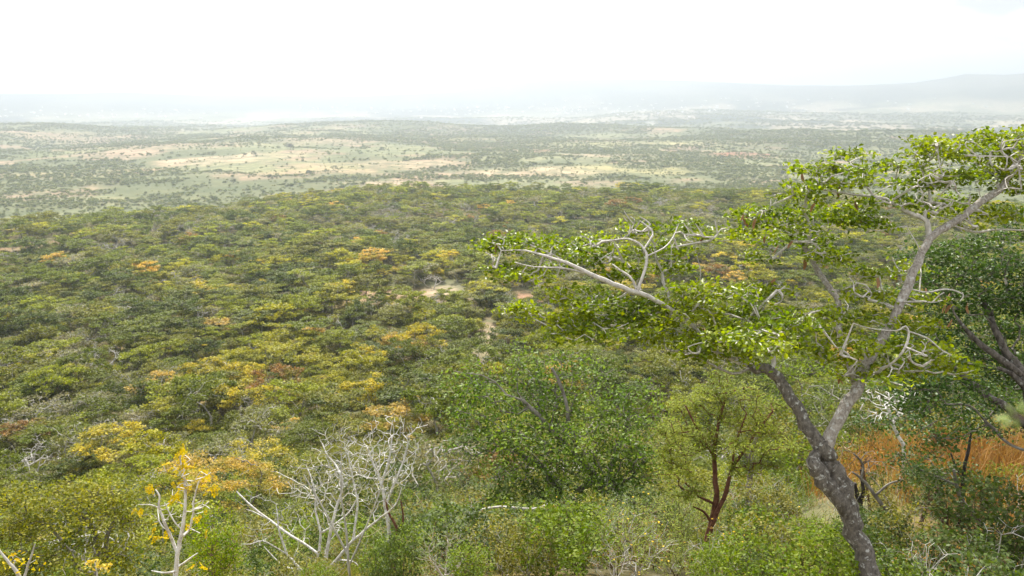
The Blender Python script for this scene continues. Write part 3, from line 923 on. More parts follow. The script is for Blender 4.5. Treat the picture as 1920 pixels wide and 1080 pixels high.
for a in ((480, 1000, 36000, (.7, 1.8), .49, 1), (1000, 1700, 52000, (.9, 2.3), .49, 2), (1700, 2500, 46000, (1.3, 3.0), .49, 3), (2500, 4600, 30000, (2.5, 5.5), .5, 4)):
    x, y, s = plain_bushes(*a); xs.append(x); ys.append(y); ss.append(s)
x = np.concatenate(xs); y = np.concatenate(ys); s = np.concatenate(ss)
n = len(x)
opts = np.array([(.12, .155, .080), (.15, .18, .09), (.19, .215, .105), (.23, .235, .14)])
tc_ = opts[rng.choice(4, n, p=[.35, .3, .22, .13])] * (.8 + .4 * rng.rand(n, 1))
scatter('bushland', np.column_stack([x, y, H(x, y)]), np.column_stack([np.zeros(n), np.zeros(n), rng.rand(n) * 6.28]),
        np.column_stack([s, s, s * .75]), rng.randint(0, 3, n), tc_, BUSH_PROTO, 'grey-green scrub dotted and massed over the open plain')

# ------------------------------------------------------------------ undergrowth of the near slope
def shrub_meshes(kind, seed):
    rng = np.random.RandomState(seed)
    T = Tree(); n = 60
    if kind == 'leafy':
        tg = in_ellipsoid(90, (0, 0, .75), (.75, .75, .6), rng, .2)
    elif kind == 'feather':
        tg = in_ellipsoid(110, (0, 0, .7), (.85, .85, .65), rng, .2)
    elif kind == 'twiggy':
        tg = in_ellipsoid(130, (0, 0, .7), (.8, .8, .75), rng, .3)
    else:
        tg = in_ellipsoid(100, (0, 0, .8), (.6, .6, .75), rng, .2)
    tg = tg[tg[:, 2] > .08]
    for k in range(4):
        a = rng.rand() * 6.28
        T.limb([(0, 0, -.25), (math.cos(a) * .06, math.sin(a) * .06, .1), (math.cos(a) * .25, math.sin(a) * .25, .4)], [.02, .018, .012], sub=1)
    T.grow(tg, bf=.5, step=.16, wig=.1, rng=rng)
    T.radii(.0034, .5)
    MT = Mesh(); T.tubes(MT, sides=lambda r: 4 if r > .012 else 3, rmin=.0032)
    ML = Mesh()
    if kind == 'leafy':
        leaves(ML, around(tg, 17, .075, rng), .078, .045, .5, 'quad', rng)
    elif kind == 'tuft':
        leaves(ML, around(tg, 18, .06, rng), .09, .03, .15, 'quad', rng)
    elif kind == 'feather':
        P = np.array(T.p); par = np.array(T.par)
        idx = np.where(par >= 0)[0]; idx = idx[P[idx, 2] > .25]
        a, b = P[par[idx]], P[idx]
        for q in range(6):
            t = rng.rand(len(idx), 1)
            leaves(ML, a + (b - a) * t + rng.randn(len(idx), 3) * .02, .075, .019, .8, 'quad', rng)
    else:
        leaves(ML, around(tg[::3], 8, .06, rng), .035, .02, .4, 'quad', rng)
    return MT, ML

LEAF_FRESH = leaf_mat('fresh_shrub_leaves', (.095, .150, .016), (.18, .225, .030), patch=3)
LEAF_FEATHER = leaf_mat('feathery_shrub_leaves', (.130, .172, .022), (.24, .26, .045), patch=3)
LEAF_DARK = leaf_mat('dark_shrub_leaves', (.042, .072, .013), (.088, .12, .024), patch=3, spec=.3)
LEAF_OLIVE = leaf_mat('olive_shrub_leaves', (.11, .118, .024), (.22, .20, .045), patch=3)
LEAF_BROWN = leaf_mat('withered_leaves', (.22, .12, .045), (.34, .2, .07), patch=3)
BARK_BROWN = bark_mat('brown_bark', (.09, .055, .035), (.22, .15, .10), scale=30)
# (kind, leaves, words for the label, bark)
SHRUBS = [('leafy', LEAF_FRESH, 'bright green leafy shrub', BARK_BROWN), ('leafy', LEAF_OLIVE, 'olive leafy shrub', BARK_PALE), ('feather', LEAF_FEATHER, 'feathery yellow-green shrub', BARK_BROWN),
          ('feather', LEAF_FRESH, 'feathery light green shrub', BARK_PALE), ('twiggy', LEAF_BROWN, 'twiggy shrub with few withered leaves', BARK_PALE), ('leafy', LEAF_DARK, 'dark green leafy shrub', BARK_BROWN),
          ('tuft', LEAF_DARK, 'dark upright-leaved shrub', BARK_BROWN)]
SH_MESH = []; SH_PROTO = []
for k, (kd, lm, lb, bk) in enumerate(SHRUBS):
    MT, ML = shrub_meshes(kd, 500 + k)
    a, b = MT.data('stems', bk), ML.data('foliage', lm)
    SH_MESH.append((a, b))
    SH_PROTO.append(bpy.data.objects.new('shrub_model', join_two(MT, ML, bk, lm, 'shrub')))

rng = np.random.RandomState(606)
Q = np.vstack([poisson(6.5, 62, -44, 44, .85, 77), poisson(7.5, 15, -6, 20, .5, 79), poisson(8, 14, 26, 40, .6, 80), poisson(9.5, 19, 18, 27, .62, 81)])
rq = np.hypot(Q[:, 0], Q[:, 1]); aq = np.degrees(np.arctan2(Q[:, 0], Q[:, 1]))
thin = np.interp(rq, [6, 30, 62], [.93, .8, .5])
og = sstep(24, 27, aq) * sstep(16, 20, rq) * (1 - sstep(30, 36, rq))
k = (rng.rand(len(Q)) < thin * (1 - .5 * og)) 
Q, rq, aq = Q[k], rq[k], aq[k]
zq = H(Q[:, 0], Q[:, 1])
ssz = np.interp(rq, [6, 12, 25, 62], [.42, .75, 1.25, 1.9]) * (.65 + .7 * rng.rand(len(Q)))
pq = project(np.column_stack([Q, zq + .8 * ssz]))
pn = fbm(Q[:, 0], Q[:, 1], 5, 3, 900)
skd = np.empty(len(Q), int)
for i in range(len(Q)):
    right = aq[i] > -6
    w = np.array([.16, .12, .22, .24, .10, .1, .06]) if right else np.array([.12, .2, .12, .08, .10, .26, .12])
    if aq[i] > 24 and rq[i] < 17: w = np.array([.18, .1, .06, .1, .1, .36, .10])
    w = w * (1 + 2.5 * np.cos(pn[i] * 14 + np.arange(7) * 1.7).clip(0, 1)); w /= w.sum()
    skd[i] = rng.choice(7, p=w)
rz = rng.rand(len(Q)) * 6.28
top = np.interp(pq[:, 0], [0, 230, 300, 700, 800, 960, 1230, 1300, 1430, 1560, 1650, 1800, 1920], [985, 1010, 1062, 1058, 990, 945, 940, 1030, 975, 975, 960, 950, 950])
top = top + rng.randn(len(top)) * 14 - np.where(rng.rand(len(top)) < .2, 60, 0) * (pq[:, 0] > 780)
for i in range(len(Q)):
    if rq[i] < 19:
        b_ = (540 - top[i]) / F; dz = (-SP + CP * b_) / (CP + SP * b_)
        ssz[i] = min(ssz[i], (CAM[2] + dz * Q[i, 1] - zq[i]) / 1.25)
ok = ssz > .22
Q, rq, aq, zq, ssz, skd, rz, pq = Q[ok], rq[ok], aq[ok], zq[ok], ssz[ok], skd[ok], rz[ok], pq[ok]
vis = (pq[:, 0] > -30) & (pq[:, 0] < 1950) & (pq[:, 1] < 1150)
od = np.argsort(rq / ssz)
one = [i for i in od if vis[i]][:290]
rows = {}
for i in one:
    s_ = ssz[i] / np.interp(rq[i], [6, 12, 25, 62], [.42, .75, 1.25, 1.9])
    look = ('small ' if s_ < .85 else ('tall ' if s_ > 1.15 else '')) + SHRUBS[skd[i]][2]
    rows.setdefault((look, where(pq[i, 0], pq[i, 1])), []).append(i)
SLAB = {}
for (look, wh), ids in rows.items():
    ids.sort(key=lambda i: pq[i, 0])
    for n_, i in enumerate(ids):
        SLAB[i] = f"{look} {wh}" if len(ids) == 1 else f"{ORD[min(n_, 11)]} {look} {wh}"
for i in one:
    r_ = empty('shrub', (Q[i, 0], Q[i, 1], zq[i]), SLAB[i], 'shrub', 'undergrowth shrubs of the near slope')
    r_.rotation_euler = (0, 0, rz[i]); r_.scale = [float(ssz[i])] * 3
    link('stems', SH_MESH[skd[i]][0], r_); f = link('foliage', SH_MESH[skd[i]][1], r_)
def flower_mesh(seed):
    rng = np.random.RandomState(seed); M = Mesh()
    c = in_ellipsoid(14, (0, 0, .8), (.8, .8, .65), rng, .85)
    for q in c:
        a = np.arange(5) * 1.2566
        d = np.column_stack([np.cos(a), np.sin(a), np.full(5, .5)]) / 1.118
        leaves(M, q + d * .012, .028, .022, .5, 'quad', rng, D=d)
    return M.data('yellow_flowers', flat_mat('yellow_petals', (.75, .52, .03), .5, .1))
FL = flower_mesh(3)
for o in [o for o in col.objects if o.name.split('.')[0] == 'shrub']:
    p_ = project(np.array(o.location))[0]
    if 1050 < p_[0] < 1480 and p_[2] < 17 and (int(p_[0] * 7) % 3) != 0:
        link('yellow_flowers', FL, o)['kind'] = 'stuff'
om = np.ones(len(Q), bool); om[one] = False
ri = np.where(om)[0]
scatter('undergrowth', np.column_stack([Q, zq])[ri], np.column_stack([np.zeros(len(ri)), np.zeros(len(ri)), rz[ri]]), np.repeat(ssz[ri][:, None], 3, 1), skd[ri],
        np.ones((len(ri), 3)), SH_PROTO, 'mixed low scrub between the trees farther down the slope')

# ------------------------------------------------------------------ grass
def tuft(seed, n, h, w, sp):
    rng = np.random.RandomState(seed); M = Mesh()
    b = np.column_stack([rng.randn(n, 2) * sp, np.zeros(n)])
    d = np.column_stack([rng.randn(n, 2) * .28, np.ones(n)]); hh = h * (.5 + .7 * rng.rand(n))[:, None]
    a = rng.rand(n) * 6.28; s = np.column_stack([np.cos(a), np.sin(a), np.zeros(n)]) * w
    mid = b + d * hh * .6 * [.6, .6, 1]; tip = b + d * hh * [1.3, 1.3, .95]
    V = np.stack([b - s, b + s, mid + s * .7, mid - s * .7], 1).reshape(-1, 3)
    M.add(V, np.arange(4 * n).reshape(-1, 4))
    V = np.stack([mid - s * .7, mid + s * .7, tip], 1).reshape(-1, 3)
    M.add(V, np.arange(3 * n).reshape(-1, 3))
    return M
GRASS_O = leaf_mat('orange_dry_grass', (.27, .140, .060), (.40, .26, .13), trans=.3, rough=.7, patch=.5)
GRASS_S = leaf_mat('straw_grass', (.30, .25, .10), (.40, .34, .17), trans=.3, rough=.7, patch=.5)
GRASS_G = leaf_mat('green_grass', (.12, .15, .035), (.22, .22, .06), trans=.3, rough=.6, patch=.5)
def grass(name, spacing, r0, r1, a0, a1, mat, h, seed, label, fn=None, sc=(.7, 1.3)):
    rng = np.random.RandomState(seed)
    g = poisson(r0, r1, a0, a1, spacing, seed)
    if fn is not None: g = g[fn(g[:, 0], g[:, 1], rng)]
    pro = [bpy.data.objects.new('tuft_model', tuft(seed + k, 46, h, .006, .13).data('tuft', mat)) for k in range(2)]
    n = len(g)
    scatter(name, np.column_stack([g, H(g[:, 0], g[:, 1])]), np.column_stack([np.zeros(n), np.zeros(n), rng.rand(n) * 6.28]),
            np.repeat(rng.uniform(*sc, (n, 1)), 3, 1), rng.randint(0, 2, n), np.ones((n, 3)), pro, label)
def az_of(x, y): return np.degrees(np.arctan2(x, y))
grass('orange_grass', .32, 12, 42, 17, 42, GRASS_O, 1.15, 701, 'tall dry orange grass on the spur behind the thin saplings',
      lambda x, y, g: g.rand(len(x)) < sstep(22.0, 25.5, az_of(x, y) + (fbm(x, y, 3, 2, 3) - .5) * 7) * sstep(13.5, 19, np.hypot(x, y) + (fbm(x, y, 2.5, 2, 4) - .5) * 8) * (1 - .85 * sstep(30, 34, np.hypot(x, y))) * (.25 + .75 * sstep(.42, .55, fbm(x, y, 2.2, 3, 9))))
grass('straw_grass', .5, 11, 40, -44, 44, GRASS_S, .45, 702, 'sparse straw-coloured grass under the shrubs',
      lambda x, y, g: fbm(x, y, 3, 2, 31) > .68)
grass('green_grass', .5, 10, 30, -44, 44, GRASS_G, .35, 703, 'fresh green grass blades among the shrubs',
      lambda x, y, g: fbm(x, y, 3, 2, 31) < .52)

rng = np.random.RandomState(808)
g = np.vstack([poisson(55, 170, -42, 42, 1.9, 78), poisson(170, 330, -40, 40, 2.6, 82)])
g = g[(patch_cover(g[:, 0], g[:, 1]) < .3) | (rng.rand(len(g)) < .12)]
n = len(g)
tt = np.array([TINTS[k] for k in ('green', 'olive green', 'grey-green', 'lime green', 'grey-brown')])[rng.choice(5, n, p=[.28, .28, .2, .12, .12])] * (.75 + .4 * rng.rand(n, 1))
u = rng.uniform(.7, 1.4, n)
scatter('thicket', np.column_stack([g, H(g[:, 0], g[:, 1])]), np.column_stack([np.zeros(n), np.zeros(n), rng.rand(n) * 6.28]), np.column_stack([u, u, u * .9]), rng.randint(0, 3, n), tt,
        [bush_proto(71, 1200, .16, 1), bush_proto(72, 1200, .16, .3), bush_proto(73, 900, .16, .6)], 'low bushes filling the floor between the trees of the slope')

# ------------------------------------------------------------------ the trees of the foreground
def WP(rows, dflt=None):
    "rows (px, py, depth, width px) -> points, radii"
    pts = [W(a, b, d) for a, b, d, w in rows]; rad = [w * .5 * d / F for a, b, d, w in rows]
    return pts, rad

def pads_targets(pads, per, rng, dj=.6, flat=.42, zs=1.0):
    "pads (px, py, rx, ry, depth): level pads of twigs; returns target points"
    out = []
    for a, b, rx, ry, d in pads:
        c = W(a, b, d + rng.randn() * dj * .5)
        R = rx * d / F; Z_ = max(ry * d / F - R * .12, .04) * zs
        n = max(4, int(per * rx * ry / 3000.0))
        out.append(in_ellipsoid(n, c, (R, R * .9, Z_), rng))
    return np.vstack(out)

LICHEN_BARK = bark_mat('lichen_bark', (.066, .058, .050), (.19, .17, .148), lichen=(.42, .42, .40), scale=34, amount=.35)
LIMB_BARK = bark_mat('pale_limb_bark', (.19, .160, .138), (.41, .375, .335), lichen=(.48, .47, .45), scale=44, amount=.6)
TWIG_BARK = bark_mat('twig_bark', (.36, .33, .30), (.64, .61, .57), scale=30)
LEAF_MAIN = leaf_mat('glossy_green_leaves', (.112, .168, .014), (.26, .30, .030), var=.45, trans=.42, rough=.42, spec=.4, patch=1.5)
LEAF_DEEP = leaf_mat('deep_green_leaves', (.040, .082, .016), (.085, .135, .028), var=.4, trans=.3, rough=.48, spec=.35, patch=1.5)
POD = flat_mat('seed_pod', (.24, .125, .055), .55, .3, 40)

def pod_mesh():
    M = Mesh(); n = 8
    top = []
    for k in range(n + 1):
        t = k / n; w = .021 * math.sin(math.pi * min(1, .08 + t * .9)) ** .6; z = -t * .15
        x = .012 * math.sin(t * 3)
        top.append([(x - w, -.003, z), (x + w, -.003, z), (x + w, .003, z), (x - w, .003, z)])
    V = np.array(top).reshape(-1, 3); f = []
    for k in range(n):
        for q in range(4):
            f.append((k * 4 + q, k * 4 + (q + 1) % 4, k * 4 + 4 + (q + 1) % 4, k * 4 + 4 + q))
    M.add(V, f); M.add(V[:4], [(0, 1, 2, 3)]); M.add(V[-4:], [(3, 2, 1, 0)])
    return M.data('seed_pod', POD)

def forked_tree():
    rng = np.random.RandomState(81)
    T = Tree()
    SL = {'trunk': .74, 'left_limb': .80, 'side': .7, 'long_bough': .58, 'bough_fork': .58, 'tall_limb': .84, 'upper_fork': .75, 'back_limb': .82, 'front_twig': .62, 'drooping_branch': .7}
    cnt = [0]
    def lim(p, r, sub=3, tag='trunk'):
        cnt[0] += 1
        T.limb(p, [q * SL[tag] for q in r], sub=sub, tag=tag if tag == 'trunk' else f'{tag}#{cnt[0]}')
    base = W(1655, 1180, 6.9)
    p, r = WP([(1668, 1215, 6.9, 66), (1640, 1100, 6.95, 54), (1625, 1055, 6.98, 50), (1606, 1000, 7.0, 50), (1590, 950, 7.0, 50), (1576, 915, 7.0, 56), (1564, 885, 7.0, 50), (1552, 858, 7.0, 44), (1541, 832, 7.0, 46)])
    lim(p, r, sub=3)
    p, r = WP([(1592, 970, 6.99, 34), (1570, 932, 6.95, 42), (1547, 900, 6.93, 44), (1530, 874, 6.92, 40), (1525, 860, 6.94, 30), (1536, 846, 6.98, 22)])
    lim(p, r, tag='trunk')                       # the swollen second strand beside the gap
    p, r = WP([(1540, 838, 7.0, 36), (1512, 795, 7.05, 31), (1486, 752, 7.1, 29), (1466, 718, 7.15, 27), (1444, 696, 7.18, 26), (1420, 690, 7.2, 24), (1402, 687, 7.2, 22)])
    lim(p, r, tag='left_limb')
    p, r = WP([(1444, 700, 7.18, 14), (1450, 672, 7.2, 13), (1444, 650, 7.22, 11), (1425, 625, 7.3, 9), (1400, 600, 7.4, 7)])
    lim(p, r, tag='side')
    p, r = WP([(1402, 687, 7.2, 18), (1370, 672, 7.3, 17), (1335, 655, 7.35, 15), (1300, 612, 7.35, 15), (1255, 578, 7.2, 15), (1215, 556, 7.1, 16), (1165, 538, 6.95, 17), (1120, 520, 6.9, 15), (1075, 498, 6.9, 12), (1035, 484, 6.95, 9), (985, 470, 7.1, 6), (940, 470, 7.2, 4)])
    lim(p, r, tag='long_bough')
    p, r = WP([(1195, 548, 7.05, 12), (1206, 515, 7.05, 11), (1213, 485, 7.1, 11), (1204, 462, 7.15, 10), (1180, 448, 7.2, 7), (1150, 450, 7.3, 5)])
    lim(p, r, tag='bough_fork')
    p, r = WP([(1208, 466, 7.15, 7), (1224, 440, 7.2, 7), (1215, 425, 7.25, 5), (1200, 414, 7.3, 4)])
    lim(p, r, tag='bough_fork')
    p, r = WP([(1213, 480, 7.1, 6), (1245, 465, 7.2, 5), (1262, 445, 7.3, 5), (1272, 420, 7.4, 4)])
    lim(p, r, tag='bough_fork')
    p, r = WP([(1195, 545, 7.05, 8), (1182, 520, 7.05, 8), (1160, 505, 7.05, 6), (1148, 495, 7.1, 4)])
    lim(p, r, tag='bough_fork')
    p, r = WP([(1110, 516, 6.9, 7), (1070, 505, 6.9, 6), (1040, 502, 6.9, 5), (1000, 500, 6.9, 4), (965, 492, 7.0, 3)])
    lim(p, r, tag='bough_fork')
    p, r = WP([(1545, 838, 7.0, 31), (1562, 805, 7.0, 28), (1585, 765, 7.05, 27), (1604, 728, 7.1, 27), (1618, 695, 7.15, 24), (1640, 655, 7.2, 22), (1668, 615, 7.3, 20), (1690, 565, 7.4, 20), (1712, 510, 7.5, 19), (1735, 462, 7.55, 17), (1750, 440, 7.6, 17), (1785, 418, 7.7, 17), (1840, 378, 7.8, 16), (1885, 345, 7.85, 15), (1905, 305, 7.9, 13), (1930, 265, 7.9, 9)])
    lim(p, r, tag='tall_limb')
    p, r = WP([(1745, 445, 7.6, 14), (1738, 420, 7.6, 14), (1728, 408, 7.6, 12), (1705, 400, 7.6, 10), (1678, 383, 7.6, 9), (1650, 370, 7.6, 7), (1600, 365, 7.6, 5)])
    lim(p, r, tag='upper_fork')
    p, r = WP([(1730, 410, 7.6, 9), (1742, 385, 7.6, 8), (1745, 370, 7.6, 6)])
    lim(p, r, tag='upper_fork')
    p, r = WP([(1602, 718, 7.1, 16), (1590, 680, 7.15, 15), (1578, 650, 7.3, 14), (1574, 610, 7.5, 13), (1574, 575, 7.6, 13), (1560, 545, 7.7, 14), (1542, 522, 7.8, 13), (1527, 495, 7.9, 12), (1515, 472, 7.95, 11), (1495, 448, 8.0, 9), (1470, 435, 8.0, 7), (1440, 425, 8.0, 5)])
    lim(p, r, tag='back_limb')
    p, r = WP([(1562, 545, 7.7, 8), (1585, 545, 7.75, 9), (1608, 532, 7.8, 8)])
    lim(p, r, tag='back_limb')
    p, r = WP([(1660, 785, 7.0, 0.1), (1660, 784, 7.0, .1)])
    p, r = WP([(1640, 700, 7.0, 9), (1668, 684, 6.8, 9), (1692, 660, 6.7, 9), (1704, 630, 6.7, 9), (1698, 612, 6.7, 6), (1680, 620, 6.7, 4), (1630, 615, 6.7, 3), (1600, 606, 6.7, 2.5)])
    lim(p, r, tag='front_twig')
    p, r = WP([(1700, 620, 6.7, 5), (1740, 635, 6.7, 5), (1770, 660, 6.7, 4), (1800, 672, 6.7, 3)])
    lim(p, r, tag='front_twig')
    p, r = WP([(1700, 540, 7.5, 7), (1735, 548, 7.5, 6), (1775, 542, 7.5, 6), (1805, 552, 7.5, 5), (1800, 565, 7.5, 3)])
    lim(p, r, tag='front_twig')
    p, r = WP([(1780, 420, 7.7, 7), (1830, 435, 7.7, 7), (1870, 430, 7.8, 6), (1925, 432, 7.9, 5)])
    lim(p, r, tag='front_twig')
    p, r = WP([(1640, 372, 7.6, 6), (1612, 330, 7.6, 8), (1600, 310, 7.6, 6), (1580, 295, 7.6, 4)])
    lim(p, r, tag='upper_fork')
    p, r = WP([(1725, 470, 7.5, 5), (1718, 455, 7.5, 4), (1700, 425, 7.5, 3)])
    lim(p, r, tag='front_twig')
    p, r = WP([(1410, 688, 7.2, 8), (1372, 700, 7.1, 7), (1305, 668, 7.1, 5), (1250, 655, 7.1, 4)])
    lim(p, r, tag='drooping_branch')
    pads = [(930, 462, 48, 24, 7.4), (975, 452, 60, 26, 7.4), (1040, 462, 70, 28, 7.4), (1120, 455, 65, 26, 7.5), (940, 505, 45, 22, 7.3), (1000, 512, 60, 22, 7.3), (1070, 490, 70, 22, 7.4), (1150, 480, 60, 24, 7.6),
            (1200, 430, 40, 22, 7.6), (1278, 430, 45, 24, 7.7), (1245, 468, 70, 26, 7.7), (1160, 515, 55, 22, 7.6), (1260, 505, 55, 20, 7.8), (1330, 450, 30, 10, 7.9),
            (985, 585, 50, 22, 7.2), (1050, 600, 70, 30, 7.2), (1090, 560, 80, 28, 7.3), (1170, 580, 90, 34, 7.3), (1080, 630, 60, 24, 7.1), (1150, 615, 80, 26, 7.2), (1260, 575, 90, 34, 7.3), (1250, 625, 80, 28, 7.2),
            (1340, 545, 80, 34, 7.5), (1350, 590, 80, 34, 7.4), (1420, 545, 70, 34, 7.5), (1430, 590, 80, 34, 7.4), (1330, 635, 60, 28, 7.2), (1400, 640, 80, 28, 7.2), (1480, 610, 60, 34, 7.3), (1300, 660, 40, 16, 7.1),
            (1395, 405, 45, 22, 8.0), (1380, 430, 40, 14, 8.0), (1450, 400, 60, 24, 8.0), (1510, 405, 50, 26, 8.0), (1440, 445, 70, 24, 8.0), (1520, 445, 60, 26, 7.9), (1560, 400, 60, 30, 7.8), (1430, 480, 45, 16, 7.9), (1560, 480, 50, 22, 7.8),
            (1500, 318, 28, 14, 7.6), (1545, 315, 50, 20, 7.6), (1600, 290, 50, 18, 7.6), (1560, 345, 45, 18, 7.6), (1620, 340, 50, 14, 7.6), (1690, 310, 70, 16, 7.7), (1600, 405, 60, 24, 7.7), (1660, 375, 60, 20, 7.7), (1640, 420, 50, 18, 7.7),
            (1730, 268, 40, 14, 7.8), (1790, 270, 60, 26, 7.8), (1830, 295, 60, 28, 7.8), (1800, 330, 60, 24, 7.8), (1880, 265, 50, 24, 7.9), (1925, 245, 30, 14, 7.9), (1900, 300, 40, 24, 7.9), (1730, 345, 50, 16, 7.7), (1740, 380, 50, 18, 7.8), (1800, 375, 45, 18, 7.9),
            (1880, 400, 50, 22, 8.0), (1820, 425, 30, 10, 7.8),
            (1640, 600, 60, 22, 7.2), (1560, 620, 50, 24, 7.3), (1600, 650, 60, 24, 7.1), (1660, 650, 60, 22, 7.0), (1720, 610, 55, 22, 7.0), (1640, 690, 70, 18, 6.9), (1560, 665, 40, 20, 7.2), (1740, 655, 60, 22, 6.9), (1790, 690, 55, 22, 6.9), (1700, 690, 60, 16, 6.9), (1540, 590, 50, 20, 7.4), (1640, 510, 60, 18, 7.7), (1620, 555, 60, 18, 7.7), (1700, 500, 40, 16, 7.8), (1720, 560, 60, 20, 7.6),
            (1380, 666, 60, 14, 7.15), (1300, 648, 50, 16, 7.1), (1450, 652, 50, 16, 7.2), (1500, 645, 40, 16, 7.2), (1420, 620, 60, 18, 7.2), (1660, 720, 40, 10, 6.9), (1590, 700, 40, 10, 7.0),
            (1760, 290, 60, 20, 7.8), (1850, 255, 50, 20, 7.9), (1900, 280, 50, 24, 7.9), (1870, 325, 60, 24, 7.9), (1770, 330, 60, 22, 7.8), (1700, 345, 60, 18, 7.7), (1900, 350, 40, 24, 8.0), (1840, 400, 60, 22, 8.0), (1760, 400, 50, 16, 7.9), (1520, 350, 50, 18, 7.6), (1500, 370, 60, 18, 7.8), (1590, 320, 60, 20, 7.6), (1480, 430, 60, 20, 7.9), (1540, 470, 50, 18, 7.8)]
    pads = [(a, b, rx, ry * .82, d) for a, b, rx, ry, d in pads]
    for k in range(64):                              # pale crooked twigs that stand clear of the leaves
        a, b, rx, ry, d = pads[rng.randint(len(pads))]
        x0, y0 = a + rng.uniform(-.6, .6) * rx, b + rng.uniform(-.3, .9) * ry
        sg = 1 if rng.rand() < .5 else -1
        d0 = d - .1 - .35 * rng.rand()
        w0 = rng.uniform(3.2, 6.5); L0 = rng.uniform(22, 60)
        row = [(x0, y0, d0, w0)]; ang = rng.uniform(-.9, .35)
        for q in range(4):
            ang += rng.randn() * .55
            x0 += sg * math.cos(ang) * L0 / 4; y0 += math.sin(ang) * L0 / 4 * .8
            row.append((x0, y0, d0 + rng.randn() * .04, w0 * (1 - .19 * (q + 1))))
        p, r = WP(row); T.limb(p, r, sub=2, tag='pale_twigs')
        p, r = WP([row[2], (row[2][0] + rng.randn() * 10, row[2][1] - rng.uniform(6, 18), d0, w0 * .5), (row[2][0] + rng.randn() * 16, row[2][1] - rng.uniform(16, 30), d0, w0 * .3)])
        T.limb(p, r, sub=2, tag='pale_twigs')
    tg = pads_targets(pads, 62, rng)
    T.grow(tg, bf=.25, step=.11, wig=.13, rng=rng)
    T.radii(.0046, .36)
    D = {}
    T.tubes(D, rmin=.0046, knob=.03)
    root = empty('forked_tree', base, 'large forked tree with lichen-spotted trunk and flat layered pale-twigged crown', 'tree')
    def rel(Mm):
        Mm.v = [v - base for v in Mm.v]; return Mm
    for tg_, Mm in D.items():
        rel(Mm)
        tg_ = tg_.split('#')[0]
        if tg_ == 'trunk': link('trunk', Mm.data('trunk', LICHEN_BARK, True), root)
        elif tg_ == 'left_limb': link('limb', Mm.data('limb', LICHEN_BARK, True), root)
        elif tg_ in ('twigs', 'pale_twigs'): link(tg_, Mm.data('twigs', TWIG_BARK), root)['kind'] = 'stuff'
        else: link('limb', Mm.data('limb', LIMB_BARK if tg_ in ('tall_limb', 'back_limb', 'drooping_branch') else TWIG_BARK, True), root)
    tips = np.array([T.p[i] for i in T.tips])
    ML = Mesh()
    leaves(ML, around(tips, 12, (.058, .058, .024), rng), .044, .031, .5, 'fold', rng)
    rel(ML)
    f = link('foliage', ML.data('foliage', LEAF_MAIN), root); f['kind'] = 'stuff'
    pm = pod_mesh()
    spots = [(1515, 335), (1570, 355), (1607, 368), (1610, 382), (1651, 378), (1400, 410), (1400, 405), (1395, 420), (1418, 412), (1527, 388), (1490, 470), (1484, 490), (1432, 478), (1438, 500), (1448, 498), (1620, 430),
             (915, 455), (922, 500), (1123, 545), (1118, 572), (1322, 460), (1785, 585), (1822, 582), (1900, 588), (1905, 575), (1807, 525), (1750, 505), (1690, 520), (1725, 665), (1820, 665), (1630, 690), (1650, 692), (1693, 697), (1572, 705), (1578, 706), (1735, 678), (1560, 680), (1640, 525), (1760, 515), (1795, 600)]
    for k, (a, b) in enumerate(spots):
        d = float(np.interp(a, [900, 1400, 1900], [7.2, 7.6, 7.6])) + rng.randn() * .15 - .3 * (b > 560)
        q = W(a, b - 14, d)
        j = int(np.argmin(np.linalg.norm(tips - q, axis=1)))
        q = q * .35 + tips[j] * .65 - [0, 0, .03]
        o = link('seed_pod', pm, root, q - base)
        s_ = .5 + .35 * rng.rand()
        o.scale = (s_, s_, s_)
        o.rotation_euler = (rng.randn() * .35, rng.randn() * .35, rng.rand() * 6.28)
    return root
forked_tree()

